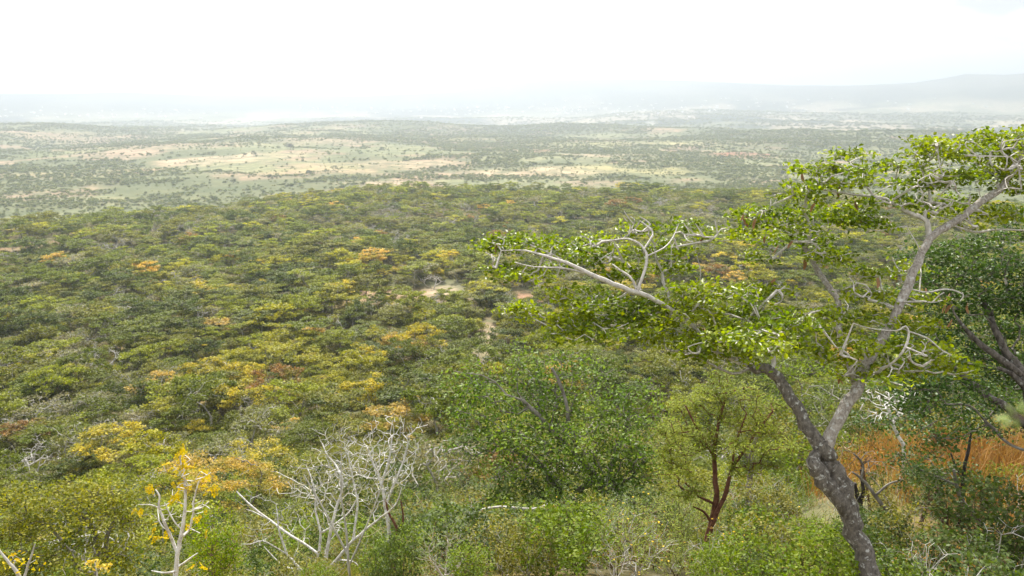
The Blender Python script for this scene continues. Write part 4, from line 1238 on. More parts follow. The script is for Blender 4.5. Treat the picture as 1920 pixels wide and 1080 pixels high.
def px_tree(name, label, cat, base_px, limbs, pads, per, leafspec, mats, r0, ex=.45, step=.15, wig=.12, bf=.3, dj=.6, rmin=.003, seed=1, zs=1.0, knob=.03, fol='foliage', group=None, feather=False, up=0., thin=1.0):
    rng = np.random.RandomState(seed)
    T = Tree()
    g = hit(base_px[0], base_px[1])
    k = float(project(g)[0, 2]) / base_px[2]
    k = k if .75 < k < 1.6 else 1.0                 # stand it where the ground is seen at its foot
    limbs = [[(a, b, d * k, w * thin) for a, b, d, w in row] for row in limbs]
    pads = [(a, b, c, e, d * k) for a, b, c, e, d in pads]
    base_px = (base_px[0], base_px[1], base_px[2] * k)
    for q, row in enumerate(limbs):
        p, r = WP(row)
        if q == 0 or row[0][1] > 1080:
            gz = float(H(p[0][0], p[0][1])) - .25
            if p[0][2] > gz: p = [np.array([p[0][0], p[0][1], gz])] + list(p); r = [r[0] * 1.15] + list(r)
        T.limb(p, r)
    base = W(*base_px); base = np.array([base[0], base[1], float(H(base[0], base[1]))])
    if pads:
        tg = pads_targets(pads, per, rng, dj=dj, zs=zs)
        T.grow(tg, bf=bf, step=step, wig=wig, rng=rng, up=up)
    T.radii(r0, ex)
    D = {}; T.tubes(D, rmin=rmin, knob=knob)
    root = empty(name, base, label, cat, group)
    for k, Mm in D.items():
        Mm.v = [v - base for v in Mm.v]
        o = link('trunk' if k == 'trunk' else 'twigs', Mm.data(k, mats[0] if k == 'trunk' else mats[1], k == 'trunk'), root)
        if k != 'trunk': o['kind'] = 'stuff'
    if leafspec:
        n, ln, wd, sp, flat, shape, lm = leafspec
        ML = Mesh()
        if feather:
            P = np.array(T.p); par = np.array(T.par)
            idx = np.array([i for i in range(len(P)) if par[i] >= 0 and T.fix[i] is None and T.r[i] < feather])
            a, b = P[par[idx]], P[idx]
            for q in range(n):
                t = rng.rand(len(idx), 1)
                leaves(ML, a + (b - a) * t + rng.randn(len(idx), 3) * sp, ln, wd, flat, shape, rng)
        else:
            tips = np.array([T.p[i] for i in T.tips])
            leaves(ML, around(tips, n, sp, rng), ln, wd, flat, shape, rng)
        ML.v = [v - base for v in ML.v]
        f = link(fol, ML.data(fol, lm), root); f['kind'] = 'stuff'
    return root, T, base

# ---- dark tree at the right edge
px_tree('dark_tree', 'dark-limbed tree with deep green foliage cut by the right edge', 'tree', (1925, 1100, 8.6),
    [[(1950, 1180, 8.6, 40), (1940, 1090, 8.7, 36), (1938, 980, 8.8, 34), (1942, 880, 8.9, 30), (1938, 790, 9.0, 26), (1922, 720, 9.1, 22), (1905, 685, 9.2, 20), (1885, 660, 9.2, 14), (1866, 620, 9.2, 12), (1856, 585, 9.3, 10), (1840, 560, 9.3, 7)],
     [(1910, 700, 9.1, 14), (1870, 668, 9.1, 13), (1838, 645, 9.1, 11), (1808, 615, 9.1, 8), (1798, 600, 9.1, 6)],
     [(1925, 800, 9.0, 18), (1890, 765, 9.1, 15), (1850, 742, 9.2, 13), (1805, 705, 9.3, 11), (1762, 660, 9.4, 8), (1740, 640, 9.4, 6)],
     [(1922, 730, 9.1, 12), (1895, 700, 9.1, 10), (1872, 690, 9.1, 7)]],
    [(1790, 470, 50, 26, 9.3), (1860, 460, 55, 30, 9.4), (1910, 500, 50, 36, 9.4), (1820, 510, 60, 34, 9.4), (1760, 520, 45, 26, 9.4), (1880, 550, 60, 34, 9.4), (1800, 560, 60, 30, 9.5), (1840, 610, 60, 28, 9.5), (1900, 620, 50, 30, 9.5),
     (1760, 600, 50, 24, 9.4), (1780, 640, 50, 24, 9.4), (1730, 700, 55, 26, 9.5), (1800, 730, 60, 28, 9.6), (1860, 700, 55, 26, 9.4), (1740, 760, 60, 26, 9.6), (1820, 785, 60, 26, 9.7), (1890, 760, 50, 28, 9.6), (1700, 800, 45, 22, 9.7), (1770, 820, 45, 20, 9.7),
     (1900, 440, 40, 24, 9.4), (1690, 730, 40, 22, 9.6), (1730, 480, 50, 26, 9.5), (1850, 500, 60, 30, 9.3), (1740, 560, 50, 28, 9.4), (1920, 560, 40, 40, 9.3), (1850, 580, 60, 26, 9.3), (1900, 670, 44, 28, 9.3), (1830, 660, 50, 26, 9.4), (1910, 400, 40, 24, 9.5), (1680, 640, 44, 24, 9.6), (1690, 560, 40, 24, 9.6)],
    46, (17, .055, .036, (.10, .10, .05), .5, 'fold', LEAF_DEEP), (bark_mat('dark_limb_bark', (.04, .034, .028), (.17, .15, .135), lichen=(.30, .30, .28), scale=18, amount=.2), BARK_GREY), .0042, .42, seed=91, step=.14)

# ---- broad green tree in the middle
px_tree('broad_green_tree', 'broad grey-green leafy tree with a dense crown in the middle of the slope', 'tree', (1165, 985, 17.0),
    [[(1180, 1010, 17, 20), (1162, 965, 17, 17), (1135, 920, 17, 15), (1105, 880, 17, 13), (1060, 835, 17, 11), (1020, 790, 17, 9), (980, 750, 17, 7)],
     [(1135, 920, 17, 12), (1150, 860, 17.2, 11), (1170, 810, 17.3, 9), (1180, 770, 17.3, 7)],
     [(1040, 960, 17.2, 14), (1045, 915, 17.2, 13), (1020, 880, 17.2, 11), (975, 850, 17.2, 9), (930, 810, 17.2, 7)],
     [(1060, 835, 17, 9), (1065, 770, 17, 7), (1050, 720, 17, 6), (1035, 690, 17, 5)]],
    [(885, 715, 55, 36, 17.5), (900, 760, 60, 40, 17.3), (950, 740, 70, 40, 17.6), (1010, 700, 60, 36, 17.8), (1060, 680, 55, 30, 17.8), (1110, 700, 45, 30, 17.6), (975, 665, 30, 18, 17.8), (1020, 760, 80, 50, 17.3), (900, 830, 60, 40, 17.2), (960, 820, 70, 44, 17),
     (1080, 760, 70, 40, 17.1), (1150, 760, 60, 36, 17.0), (1200, 745, 50, 30, 17), (1225, 780, 36, 26, 17), (1040, 830, 80, 46, 16.8), (1120, 820, 80, 46, 16.6), (1190, 830, 60, 44, 16.7), (1100, 880, 80, 40, 16.5), (1180, 890, 60, 36, 16.6), (1010, 885, 60, 32, 16.8), (940, 880, 50, 30, 17),
     (1130, 930, 60, 26, 16.5), (1215, 870, 36, 28, 16.7), (860, 790, 30, 30, 17.3), (1060, 930, 50, 22, 16.8)],
    60, (12, .095, .045, (.15, .15, .09), .4, 'quad', leaf_mat('grey_green_leaves', (.075, .130, .020), (.185, .25, .05), var=.5, rough=.5, patch=.8)), (BARK_GREY, BARK_GREY), .006, .42, seed=92, step=.3, zs=1.1)

# ---- feathery acacia with red-brown stems
RED_BARK = bark_mat('red_brown_bark', (.075, .032, .02), (.19, .085, .05), scale=20)
px_tree('feathery_acacia', 'feathery acacia with red-brown forking stems and fine yellow-green leaflets', 'tree', (1322, 1050, 13.6),
    [[(1318, 1060, 13.6, 22), (1326, 1015, 13.6, 18), (1335, 975, 13.6, 16), (1343, 935, 13.6, 15), (1340, 890, 13.7, 12), (1340, 845, 13.8, 10), (1348, 790, 13.9, 8), (1360, 745, 14, 6)],
     [(1316, 1050, 13.5, 14), (1332, 1000, 13.5, 12), (1345, 960, 13.5, 12), (1362, 920, 13.5, 11), (1372, 880, 13.5, 9), (1395, 845, 13.5, 8), (1415, 815, 13.5, 7), (1450, 770, 13.5, 5)],
     [(1340, 945, 13.6, 8), (1310, 930, 13.6, 7), (1285, 905, 13.6, 5)], [(1335, 985, 13.6, 7), (1320, 960, 13.6, 6), (1300, 950, 13.5, 4)],
     [(1340, 860, 13.7, 7), (1305, 800, 13.8, 6), (1285, 760, 13.8, 4)], [(1372, 885, 13.5, 7), (1380, 830, 13.4, 6), (1400, 775, 13.4, 4)]],
    [(1290, 760, 44, 24, 13.8), (1340, 730, 44, 22, 14), (1390, 735, 44, 20, 13.9), (1440, 760, 44, 20, 13.6), (1300, 800, 50, 22, 13.8), (1370, 780, 50, 22, 13.7), (1440, 800, 44, 20, 13.5), (1270, 840, 44, 22, 13.6), (1330, 835, 44, 20, 13.6), (1400, 840, 50, 20, 13.4), (1460, 835, 36, 16, 13.5),
     (1265, 880, 44, 20, 13.5), (1290, 920, 40, 18, 13.5), (1400, 880, 40, 16, 13.4), (1440, 870, 30, 14, 13.4), (1240, 800, 26, 18, 13.8), (1350, 700, 26, 14, 14)],
    120, (26, .062, .016, .05, .75, 'quad', leaf_mat('fine_acacia_leaflets', (.16, .20, .028), (.28, .31, .055), var=.35, patch=1, trans=.45)), (RED_BARK, RED_BARK), .0050, .36, seed=93, step=.11, feather=.016, zs=.8, rmin=.004, thin=.72)

# ---- bare white tree
WHITE_BARK = bark_mat('white_bark', (.38, .35, .32), (.68, .66, .62), lichen=(.70, .69, .67), scale=22, amount=1.0)
px_tree('bare_white_tree', 'leafless white-barked tree with fine forking branches rising from the bottom edge', 'tree', (600, 1110, 11.0),
    [[(604, 1130, 11, 15), (607, 1075, 11, 14), (614, 1030, 11, 12), (621, 992, 11, 11), (630, 955, 11.1, 10), (640, 925, 11.1, 9), (641, 895, 11.1, 8), (628, 870, 11.2, 6), (615, 855, 11.2, 5), (604, 831, 11.3, 4)],
     [(608, 1072, 11, 12), (635, 1045, 10.9, 11), (662, 1014, 10.8, 10), (703, 979, 10.7, 8), (731, 957, 10.6, 6), (745, 940, 10.6, 5), (753, 915, 10.6, 3)],
     [(663, 1012, 10.8, 8), (667, 976, 10.8, 8), (671, 941, 10.8, 7), (665, 915, 10.8, 6), (658, 880, 10.8, 5), (652, 850, 10.8, 3)],
     [(584, 1125, 11.2, 12), (587, 1070, 11.2, 11), (599, 1032, 11.2, 10), (601, 998, 11.2, 8), (592, 960, 11.3, 7), (591, 929, 11.3, 6), (585, 900, 11.3, 5), (574, 872, 11.4, 3)],
     [(597, 1038, 11.2, 8), (568, 1018, 11.3, 8), (536, 998, 11.4, 8), (508, 976, 11.5, 7), (475, 952, 11.6, 6), (445, 922, 11.7, 4)],
     [(592, 1115, 11.4, 10), (574, 1080, 11.4, 9), (552, 1055, 11.4, 9), (539, 1039, 11.4, 8), (524, 998, 11.4, 7), (520, 965, 11.4, 5), (518, 945, 11.4, 3)],
     [(540, 1040, 11.4, 6), (515, 1025, 11.3, 5), (492, 1014, 11.2, 5), (470, 1020, 11.2, 4), (451, 1020, 11.1, 3)],
     [(562, 1068, 11.4, 6), (530, 1060, 11.5, 5), (495, 1025, 11.6, 4)],
     [(634, 1050, 10.9, 5), (660, 1052, 10.8, 5), (672, 1062, 10.8, 4), (680, 1080, 10.8, 3)],
     [(601, 1000, 11.2, 6), (625, 985, 11.2, 6), (655, 960, 11.2, 5), (672, 930, 11.2, 4)], [(508, 976, 11.5, 5), (480, 962, 11.6, 4), (462, 955, 11.6, 3)]],
    [(600, 890, 60, 40, 11.4), (640, 850, 50, 40, 11.3), (560, 930, 50, 30, 11.5), (530, 910, 40, 24, 11.6), (680, 890, 40, 40, 11), (700, 930, 40, 34, 10.8), (500, 990, 40, 24, 11.5), (560, 1000, 40, 30, 11.4), (620, 940, 50, 40, 11.2), (730, 920, 24, 24, 10.7), (650, 1000, 30, 20, 11), (470, 930, 30, 16, 11.6), (600, 820, 30, 20, 11.4)],
    85, None, (WHITE_BARK, WHITE_BARK), .0040, .36, seed=94, step=.12, wig=.11, up=.12, bf=.22, rmin=.0036, zs=1.9, thin=.54)
px_tree('white_twig_thicket', 'dense leafless thicket of white twigs behind the bare white tree', 'tree', (725, 985, 16.0),
    [[(730, 1000, 16, 10), (722, 950, 16, 9), (715, 905, 16, 8), (700, 870, 16, 6), (690, 840, 16, 4)], [(722, 950, 16, 7), (740, 905, 16, 7), (755, 870, 16, 5), (765, 830, 16, 4)], [(716, 905, 16, 6), (730, 860, 16, 5), (735, 820, 16, 4)]],
    [(690, 830, 30, 30, 16), (730, 820, 44, 34, 16.2), (765, 815, 30, 28, 16), (745, 860, 44, 34, 15.8), (700, 870, 36, 30, 16), (745, 890, 30, 24, 15.8), (785, 800, 20, 12, 16), (640, 880, 36, 34, 16.4), (660, 840, 30, 24, 16.4)],
    150, None, (WHITE_BARK, WHITE_BARK), .0055, .29, seed=95, step=.16, wig=.2, up=.1, bf=.3, rmin=.0055, zs=1.7, thin=.7)

# ---- thin sapling with yellow leaf sprays
YELLOW = leaf_mat('turning_yellow_leaves', (.50, .43, .06), (.54, .38, .05), var=.25, patch=3)
root, T, base = px_tree('yellow_leaved_sapling', 'slender pale sapling with yellow and orange leaf sprays at its top', 'tree', (329, 1100, 9.0),
    [[(328, 1130, 9, 15), (331, 1060, 9, 13), (335, 1025, 9, 12), (341, 1000, 9, 11), (345, 970, 9, 9), (348, 935, 9, 8), (346, 900, 9, 7), (342, 880, 9, 5), (338, 860, 9, 4), (340, 846, 9, 2)],
     [(331, 1035, 9, 9), (322, 1010, 9, 9), (311, 987, 8.9, 8), (303, 965, 8.9, 7), (298, 950, 8.9, 6), (299, 930, 8.9, 5), (292, 918, 8.9, 3)],
     [(343, 1005, 9, 8), (355, 992, 9.1, 7), (362, 965, 9.1, 6), (363, 940, 9.1, 5), (370, 912, 9.1, 4), (376, 895, 9.1, 3)],
     [(340, 992, 9, 5), (325, 975, 9, 4), (309, 943, 9, 3)], [(301, 955, 8.9, 4), (285, 947, 8.8, 3), (260, 946, 8.8, 2)], [(348, 945, 9, 4), (330, 940, 9, 3)], [(362, 955, 9.1, 4), (378, 952, 9.2, 3), (392, 940, 9.2, 2)],
     [(331, 1070, 9, 8), (312, 1074, 8.9, 6), (284, 1070, 8.9, 3)], [(332, 1065, 9, 6), (352, 1050, 9, 5), (371, 1037, 9, 3)], [(355, 990, 9.1, 4), (375, 1000, 9, 3)]],
    [(340, 870, 24, 22, 9), (352, 900, 26, 24, 9), (385, 890, 16, 14, 9.1), (375, 955, 20, 30, 9.1), (300, 960, 26, 26, 9), (335, 920, 16, 18, 9), (345, 970, 20, 24, 9)],
    70, None, (WHITE_BARK, WHITE_BARK), .0036, .35, seed=96, step=.1, wig=.15, rmin=.004, thin=.68)
def spray_mesh(seed, n=7):
    rng = np.random.RandomState(seed); M = Mesh()
    k = np.arange(n); C = np.column_stack([k * .014, np.zeros(n), -.004 * k * k * .25])
    for s_ in (-1, 1):
        d = np.column_stack([np.full(n, .5), np.full(n, s_ * 1.0), -.25 + rng.randn(n) * .15]); d /= np.linalg.norm(d, axis=1)[:, None]
        leaves(M, C + d * .018, .040, .019, .5, 'fold', rng, D=d)
    leaves(M, C[-1:] + [.02, 0, -.01], .04, .02, .5, 'fold', rng, D=np.array([[.9, 0, -.3]]))
    return M.data('leaf_spray', YELLOW)
sp_m = [spray_mesh(k) for k in range(4)]
rng = np.random.RandomState(5)
for a, b, rx, ry, n in ((338, 862, 16, 16, 9), (352, 888, 26, 22, 11), (390, 888, 14, 8, 6), (392, 912, 14, 5, 6), (335, 905, 14, 14, 8), (283, 912, 9, 5, 3), (340, 848, 3, 6, 3), (262, 953, 8, 8, 3), (300, 995, 22, 14, 9), (325, 930, 12, 8, 5), (370, 975, 18, 20, 5), (375, 1060, 12, 8, 4), (345, 835, 4, 6, 2)):
    for k in range(n):
        q = W(a + rng.uniform(-rx, rx), b + rng.uniform(-ry, ry), 9 + rng.randn() * .08)
        o = link('leaf_spray', sp_m[rng.randint(4)], root, q - base)
        o.rotation_euler = (rng.randn() * .5, rng.uniform(-.2, 1.0), rng.rand() * 6.28)
        o.scale = [float(rng.uniform(.5, .95))] * 3

# ---- bright green bush beside it
px_tree('bright_green_bush', 'dense bright yellow-green bush right beside the yellow-leaved sapling', 'shrub', (402, 1090, 10.6),
    [[(400, 1110, 10.6, 8), (400, 1060, 10.6, 7), (398, 1020, 10.6, 5)]],
    [(375, 1010, 22, 20, 10.6), (400, 990, 26, 20, 10.6), (430, 1010, 22, 20, 10.6), (400, 1030, 44, 26, 10.4), (372, 1045, 26, 24, 10.4), (430, 1050, 26, 22, 10.4), (405, 1070, 44, 26, 10.2), (445, 1000, 14, 16, 10.6), (380, 975, 22, 18, 10.7), (420, 965, 16, 14, 10.7)],
    90, (16, .05, .018, (.05, .05, .045), .1, 'quad', leaf_mat('bright_bush_leaves', (.10, .17, .012), (.25, .29, .03), var=.35, patch=3)), (BARK_BROWN, BARK_BROWN), .003, .4, seed=97, step=.1, zs=1.5)

# ---- olive leafy tree in the lower left corner
px_tree('corner_tree', 'olive and yellow-green leafy tree filling the lower left corner', 'tree', (190, 1060, 15.5),
    [[(185, 1080, 15.5, 12), (182, 1030, 15.5, 10), (175, 990, 15.5, 8), (150, 960, 15.5, 6)], [(200, 1060, 15.4, 9), (200, 1010, 15.4, 8), (215, 975, 15.4, 6)], [(150, 1070, 15.6, 9), (120, 1020, 15.6, 7), (90, 985, 15.6, 5)]],
    [(60, 960, 60, 30, 15.6), (130, 930, 60, 26, 15.8), (200, 925, 50, 24, 15.8), (180, 965, 60, 26, 15.4), (100, 985, 60, 26, 15.4), (30, 1000, 44, 26, 15.4), (230, 955, 36, 24, 15.5), (150, 1010, 50, 20, 15.3), (40, 930, 40, 22, 15.8), (250, 985, 26, 18, 15.6), (60, 1050, 70, 26, 15), (160, 1060, 60, 26, 14.8), (235, 1040, 40, 26, 15), (20, 1080, 50, 24, 14.8)],
    80, (20, .07, .04, (.15, .15, .09), .45, 'quad', leaf_mat('olive_corner_leaves', (.12, .145, .022), (.26, .24, .035), var=.35, patch=1)), (BARK_GREY, BARK_GREY), .005, .42, seed=98, step=.25)

# ---- leafy trees closing the view behind the forked trunk
px_tree('dark_leafy_tree', 'dark leafy tree on the spur behind the orange grass saplings', 'tree', (1760, 880, 19),
    [[(1765, 900, 19, 14), (1758, 850, 19, 12), (1745, 800, 19, 10), (1740, 760, 19, 7)], [(1758, 850, 19, 9), (1800, 800, 19, 8), (1840, 770, 19, 6)]],
    [(1680, 740, 60, 30, 19), (1740, 700, 60, 30, 19.4), (1800, 720, 60, 30, 19.2), (1860, 740, 60, 30, 19), (1910, 720, 50, 30, 19), (1700, 780, 60, 26, 18.8), (1770, 770, 60, 28, 18.8), (1840, 790, 60, 24, 18.6), (1900, 790, 40, 22, 18.6), (1650, 790, 40, 22, 18.8), (1720, 660, 50, 26, 19.8), (1800, 660, 60, 28, 19.8), (1880, 670, 50, 28, 19.6)],
    50, (18, .085, .05, (.17, .17, .10), .45, 'quad', LEAF_DEEP), (BARK_GREY, BARK_GREY), .006, .42, seed=121, step=.3)
px_tree('grey_leafy_tree', 'dull grey-green tree seen between the two limbs of the forked tree', 'tree', (1610, 880, 24),
    [[(1612, 900, 24, 10), (1608, 840, 24, 9), (1600, 790, 24, 7)]],
    [(1540, 740, 50, 28, 24), (1600, 720, 50, 28, 24.4), (1650, 740, 44, 26, 24), (1560, 790, 50, 26, 23.6), (1620, 790, 50, 26, 23.6), (1580, 830, 50, 22, 23.4), (1640, 830, 40, 20, 23.4), (1520, 800, 36, 24, 23.6)],
    50, (16, .10, .05, (.2, .2, .12), .45, 'quad', leaf_mat('dull_green_leaves', (.10, .125, .045), (.17, .20, .08), var=.4)), (BARK_PALE, BARK_PALE), .009, .36, seed=122, step=.35)
px_tree('fresh_leafy_tree', 'fresh green leafy tree behind the left limb of the forked tree', 'tree', (1500, 840, 26),
    [[(1500, 860, 26, 10), (1500, 800, 26, 8), (1505, 750, 26, 6)]],
    [(1460, 700, 50, 26, 26), (1520, 690, 50, 26, 26.4), (1570, 700, 40, 24, 26.2), (1490, 745, 54, 26, 25.6), (1550, 755, 40, 22, 25.6), (1450, 770, 40, 24, 25.4), (1510, 790, 44, 22, 25.2)],
    50, (16, .11, .055, (.2, .2, .12), .45, 'quad', LEAF_FRESH), (BARK_GREY, BARK_GREY), .009, .36, seed=123, step=.35)
px_tree('wispy_shrub', 'wispy olive shrub of hair-thin twigs behind the bare white tree', 'shrub', (655, 1060, 13.2),
    [[(655, 1075, 13.2, 5), (650, 1000, 13.2, 4), (640, 930, 13.2, 3), (640, 850, 13.2, 2)], [(655, 1060, 13.2, 4), (690, 980, 13.2, 3), (720, 900, 13.2, 2)], [(652, 1040, 13.2, 4), (610, 960, 13.2, 3), (570, 890, 13.2, 2)]],
    [(640, 800, 44, 34, 13.3), (600, 860, 44, 30, 13.3), (700, 850, 44, 34, 13.3), (560, 900, 36, 26, 13.2), (660, 900, 60, 34, 13.2), (730, 920, 36, 30, 13.2), (620, 960, 60, 30, 13.2), (700, 980, 44, 30, 13.1)],
    60, (5, .035, .012, (.10, .10, .10), .3, 'quad', leaf_mat('olive_wisps', (.20, .20, .06), (.34, .30, .10), var=.3)), (BARK_PALE, bark_mat('straw_twigs', (.28, .24, .13), (.44, .38, .22), scale=20)), .0028, .3, seed=124, step=.2, wig=.12, rmin=.0028, zs=1.8)
px_tree('red_stemmed_sapling', 'thin red-brown bare stem between the bare white tree and the broad tree', 'tree', (752, 1080, 10.5),
    [[(756, 1100, 10.5, 7), (752, 1050, 10.5, 7), (747, 1010, 10.5, 6), (742, 985, 10.5, 5), (728, 960, 10.5, 4), (722, 935, 10.5, 3)], [(747, 1005, 10.5, 5), (756, 975, 10.5, 4), (752, 940, 10.5, 3)]],
    [(735, 940, 26, 18, 10.5), (755, 930, 18, 18, 10.5)], 50, None, (RED_BARK, RED_BARK), .003, .3, seed=125, step=.12, wig=.2)
px_tree('fallen_branches', 'tangle of dead grey branches lying in the scrub under the broad tree', 'branches', (990, 1010, 12.6),
    [[(900, 1000, 12.6, 6), (940, 1002, 12.5, 6), (985, 1020, 12.3, 6), (1020, 1045, 12.1, 5)], [(905, 1045, 12.5, 4), (950, 1022, 12.5, 4), (1000, 1030, 12.4, 3)], [(880, 960, 12.8, 4), (940, 950, 12.8, 5), (1000, 955, 12.8, 5), (1040, 940, 12.8, 3)]],
    [(960, 985, 60, 22, 12.6), (900, 1010, 36, 18, 12.6), (1010, 1000, 40, 18, 12.5)], 30, None, (BARK_PALE, BARK_PALE), .004, .3, seed=126, step=.18, wig=.25)

# ---- pale boulders showing through the scrub
def boulder(px, py, w, seed, label):
    rng = np.random.RandomState(seed)
    g = hit(px, py)
    d = float(project(g)[0, 2]); R = w * .5 * d / F
    M = Mesh(); nu, nv = 14, 9; V = []
    for i in range(nv):
        for j in range(nu):
            th = math.pi * i / (nv - 1); ph = 2 * math.pi * j / nu
            v = np.array([math.sin(th) * math.cos(ph), math.sin(th) * math.sin(ph), math.cos(th)])
            k = 1 + .5 * (fbm(np.array([v[0] * 1.3 + seed]), np.array([v[1] * 1.3 + v[2] * 2]), 1, 3, seed)[0] - .5)
            V.append(v * k * [1, .8, .62] * R)
    f = [(i * nu + j, (i + 1) * nu + j, (i + 1) * nu + (j + 1) % nu, i * nu + (j + 1) % nu) for i in range(nv - 1) for j in range(nu)]
    M.add(V, f)
    o = link('boulder', M.data('boulder', ROCK, False), None, g + [0, 0, R * .25])
    o['label'] = label; o['category'] = 'rock'
ROCK = bark_mat('pale_rock', (.22, .20, .18), (.46, .44, .41), lichen=(.14, .13, .12), scale=5)
boulder(835, 1062, 60, 3, 'grey-white boulder in the scrub at the bottom, left of the flowering shrubs')
boulder(880, 1040, 40, 4, 'smaller pale boulder just right of and behind the bottom grey-white boulder')
boulder(762, 645, 26, 5, 'white rock outcrop in the woodland left of the sandy gully')
boulder(782, 648, 20, 6, 'smaller white rock touching the outcrop left of the sandy gully')

# ---- saplings before the orange grass
DARK_BARK = bark_mat('blackened_bark', (.018, .016, .014), (.07, .06, .055), scale=18)
SAP = leaf_mat('dark_sapling_leaves', (.045, .078, .02), (.095, .125, .035), patch=1.5)
px_tree('twisted_sapling', 'leaning grey sapling bearing dark green foliage in front of the orange grass', 'tree', (1872, 1040, 12.0),
    [[(1880, 1060, 12, 10), (1868, 1028, 12, 9), (1845, 990, 12, 9), (1820, 960, 12, 9), (1802, 935, 12, 8), (1792, 905, 12, 7), (1788, 880, 12, 5)], [(1794, 910, 12, 5), (1760, 895, 12, 4), (1725, 880, 12, 3)]],
    [(1720, 880, 36, 18, 12), (1760, 895, 36, 18, 12), (1690, 860, 30, 14, 12), (1740, 850, 36, 12, 12.2), (1750, 920, 24, 10, 12)],
    110, (16, .055, .028, (.09, .09, .05), .5, 'quad', SAP), (BARK_GREY, BARK_GREY), .0035, .4, seed=99, step=.15)
px_tree('upright_sapling', 'thin upright dark sapling with a small open crown before the orange grass', 'tree', (1797, 1000, 13.0),
    [[(1798, 1010, 13, 11), (1799, 965, 13, 10), (1804, 925, 13, 8), (1806, 890, 13, 7), (1812, 860, 13, 6), (1818, 830, 13, 5), (1822, 800, 13, 3)], [(1804, 900, 13, 4), (1790, 870, 13, 4), (1783, 850, 13, 3)]],
    [(1800, 800, 36, 16, 13), (1830, 790, 36, 16, 13), (1780, 780, 30, 14, 13), (1850, 815, 24, 10, 13)],
    100, (14, .06, .032, (.10, .10, .06), .5, 'quad', LEAF_OLIVE), (DARK_BARK, BARK_GREY), .0035, .4, seed=100, step=.15)
px_tree('leaning_sapling', 'leafless grey sapling leaning left behind the forked trunk', 'tree', (1694, 1005, 12.5),
    [[(1702, 1020, 12.5, 9), (1690, 998, 12.5, 8), (1668, 965, 12.5, 8), (1645, 935, 12.5, 7), (1628, 912, 12.5, 6), (1612, 895, 12.5, 5), (1598, 885, 12.5, 3)], [(1640, 930, 12.5, 5), (1665, 908, 12.5, 4), (1690, 900, 12.5, 3)], [(1615, 898, 12.5, 4), (1618, 870, 12.5, 4), (1600, 850, 12.5, 3)]],
    [(1610, 880, 36, 16, 12.5), (1650, 885, 36, 14, 12.5), (1620, 850, 40, 16, 12.6)],
    70, None, (BARK_GREY, BARK_GREY), .0045, .33, seed=101, rmin=.004, step=.13, wig=.18)
px_tree('blackened_stump_tree', 'short blackened forked stem standing behind the forked trunk', 'tree', (1610, 1000, 12.9),
    [[(1612, 1005, 12.9, 13), (1612, 970, 12.9, 11), (1612, 940, 12.9, 10), (1606, 925, 12.9, 8), (1602, 905, 12.9, 6)], [(1612, 940, 12.9, 8), (1618, 925, 12.9, 8), (1616, 900, 12.9, 6), (1614, 880, 12.9, 4)], [(1610, 1000, 12.8, 9), (1600, 985, 12.8, 7), (1602, 955, 12.8, 4)]],
    [], 1, None, (DARK_BARK, DARK_BARK), .003, seed=102)
px_tree('small_dry_sapling', 'small crooked dry sapling in the middle of the orange grass', 'tree', (1727, 985, 13.5),
    [[(1724, 1000, 13.5, 8), (1728, 975, 13.5, 8), (1734, 950, 13.5, 7), (1746, 935, 13.5, 6), (1758, 918, 13.5, 5), (1762, 905, 13.5, 3)], [(1742, 940, 13.5, 4), (1742, 912, 13.5, 3)]],
    [(1755, 900, 24, 12, 13.5), (1740, 905, 20, 10, 13.5)], 80, None, (BARK_BROWN, BARK_BROWN), .004, .35, seed=103, step=.12)
px_tree('rusty_sapling', 'low sapling with withered orange-brown leaves behind the forked trunk', 'shrub', (1630, 985, 14.5),
    [[(1632, 1000, 14.5, 7), (1630, 950, 14.5, 6), (1622, 900, 14.5, 5), (1615, 870, 14.5, 4)]],
    [(1600, 850, 36, 18, 14.5), (1640, 860, 36, 16, 14.5), (1590, 880, 30, 14, 14.5), (1640, 840, 24, 12, 14.5)],
    90, (5, .05, .025, (.08, .08, .06), .4, 'quad', LEAF_BROWN), (BARK_BROWN, BARK_BROWN), .0035, .4, seed=104, step=.15)
px_tree('grey_trunk_tree', 'tree with a straight pale grey trunk behind the feathery acacia', 'tree', (1403, 965, 19),
    [[(1402, 985, 19, 12), (1404, 930, 19, 11), (1408, 880, 19, 10), (1410, 845, 19, 8), (1420, 815, 19, 6)], [(1408, 870, 19, 7), (1395, 850, 19, 6), (1380, 838, 19, 4)]],
    [(1430, 800, 50, 24, 19), (1480, 820, 40, 20, 19), (1390, 800, 44, 22, 19), (1450, 770, 40, 20, 19)],
    60, (16, .09, .045, (.16, .16, .1), .5, 'quad', LEAF_OLIVE), (BARK_GREY, BARK_GREY), .006, .4, seed=105, step=.3)
px_tree('tangled_bare_tree', 'tangled leafless white branches to the right of the forked trunk', 'tree', (1690, 830, 15),
    [[(1695, 850, 15, 8), (1682, 815, 15, 7), (1670, 785, 15, 6), (1665, 760, 15, 5)], [(1675, 795, 15, 5), (1690, 765, 15, 4), (1700, 745, 15, 3)]],
    [(1650, 745, 36, 22, 15), (1690, 740, 34, 20, 15), (1640, 780, 26, 16, 15), (1665, 770, 30, 18, 15)],
    130, None, (WHITE_BARK, WHITE_BARK), .008, .2, seed=106, step=.16, wig=.3, rmin=.008)
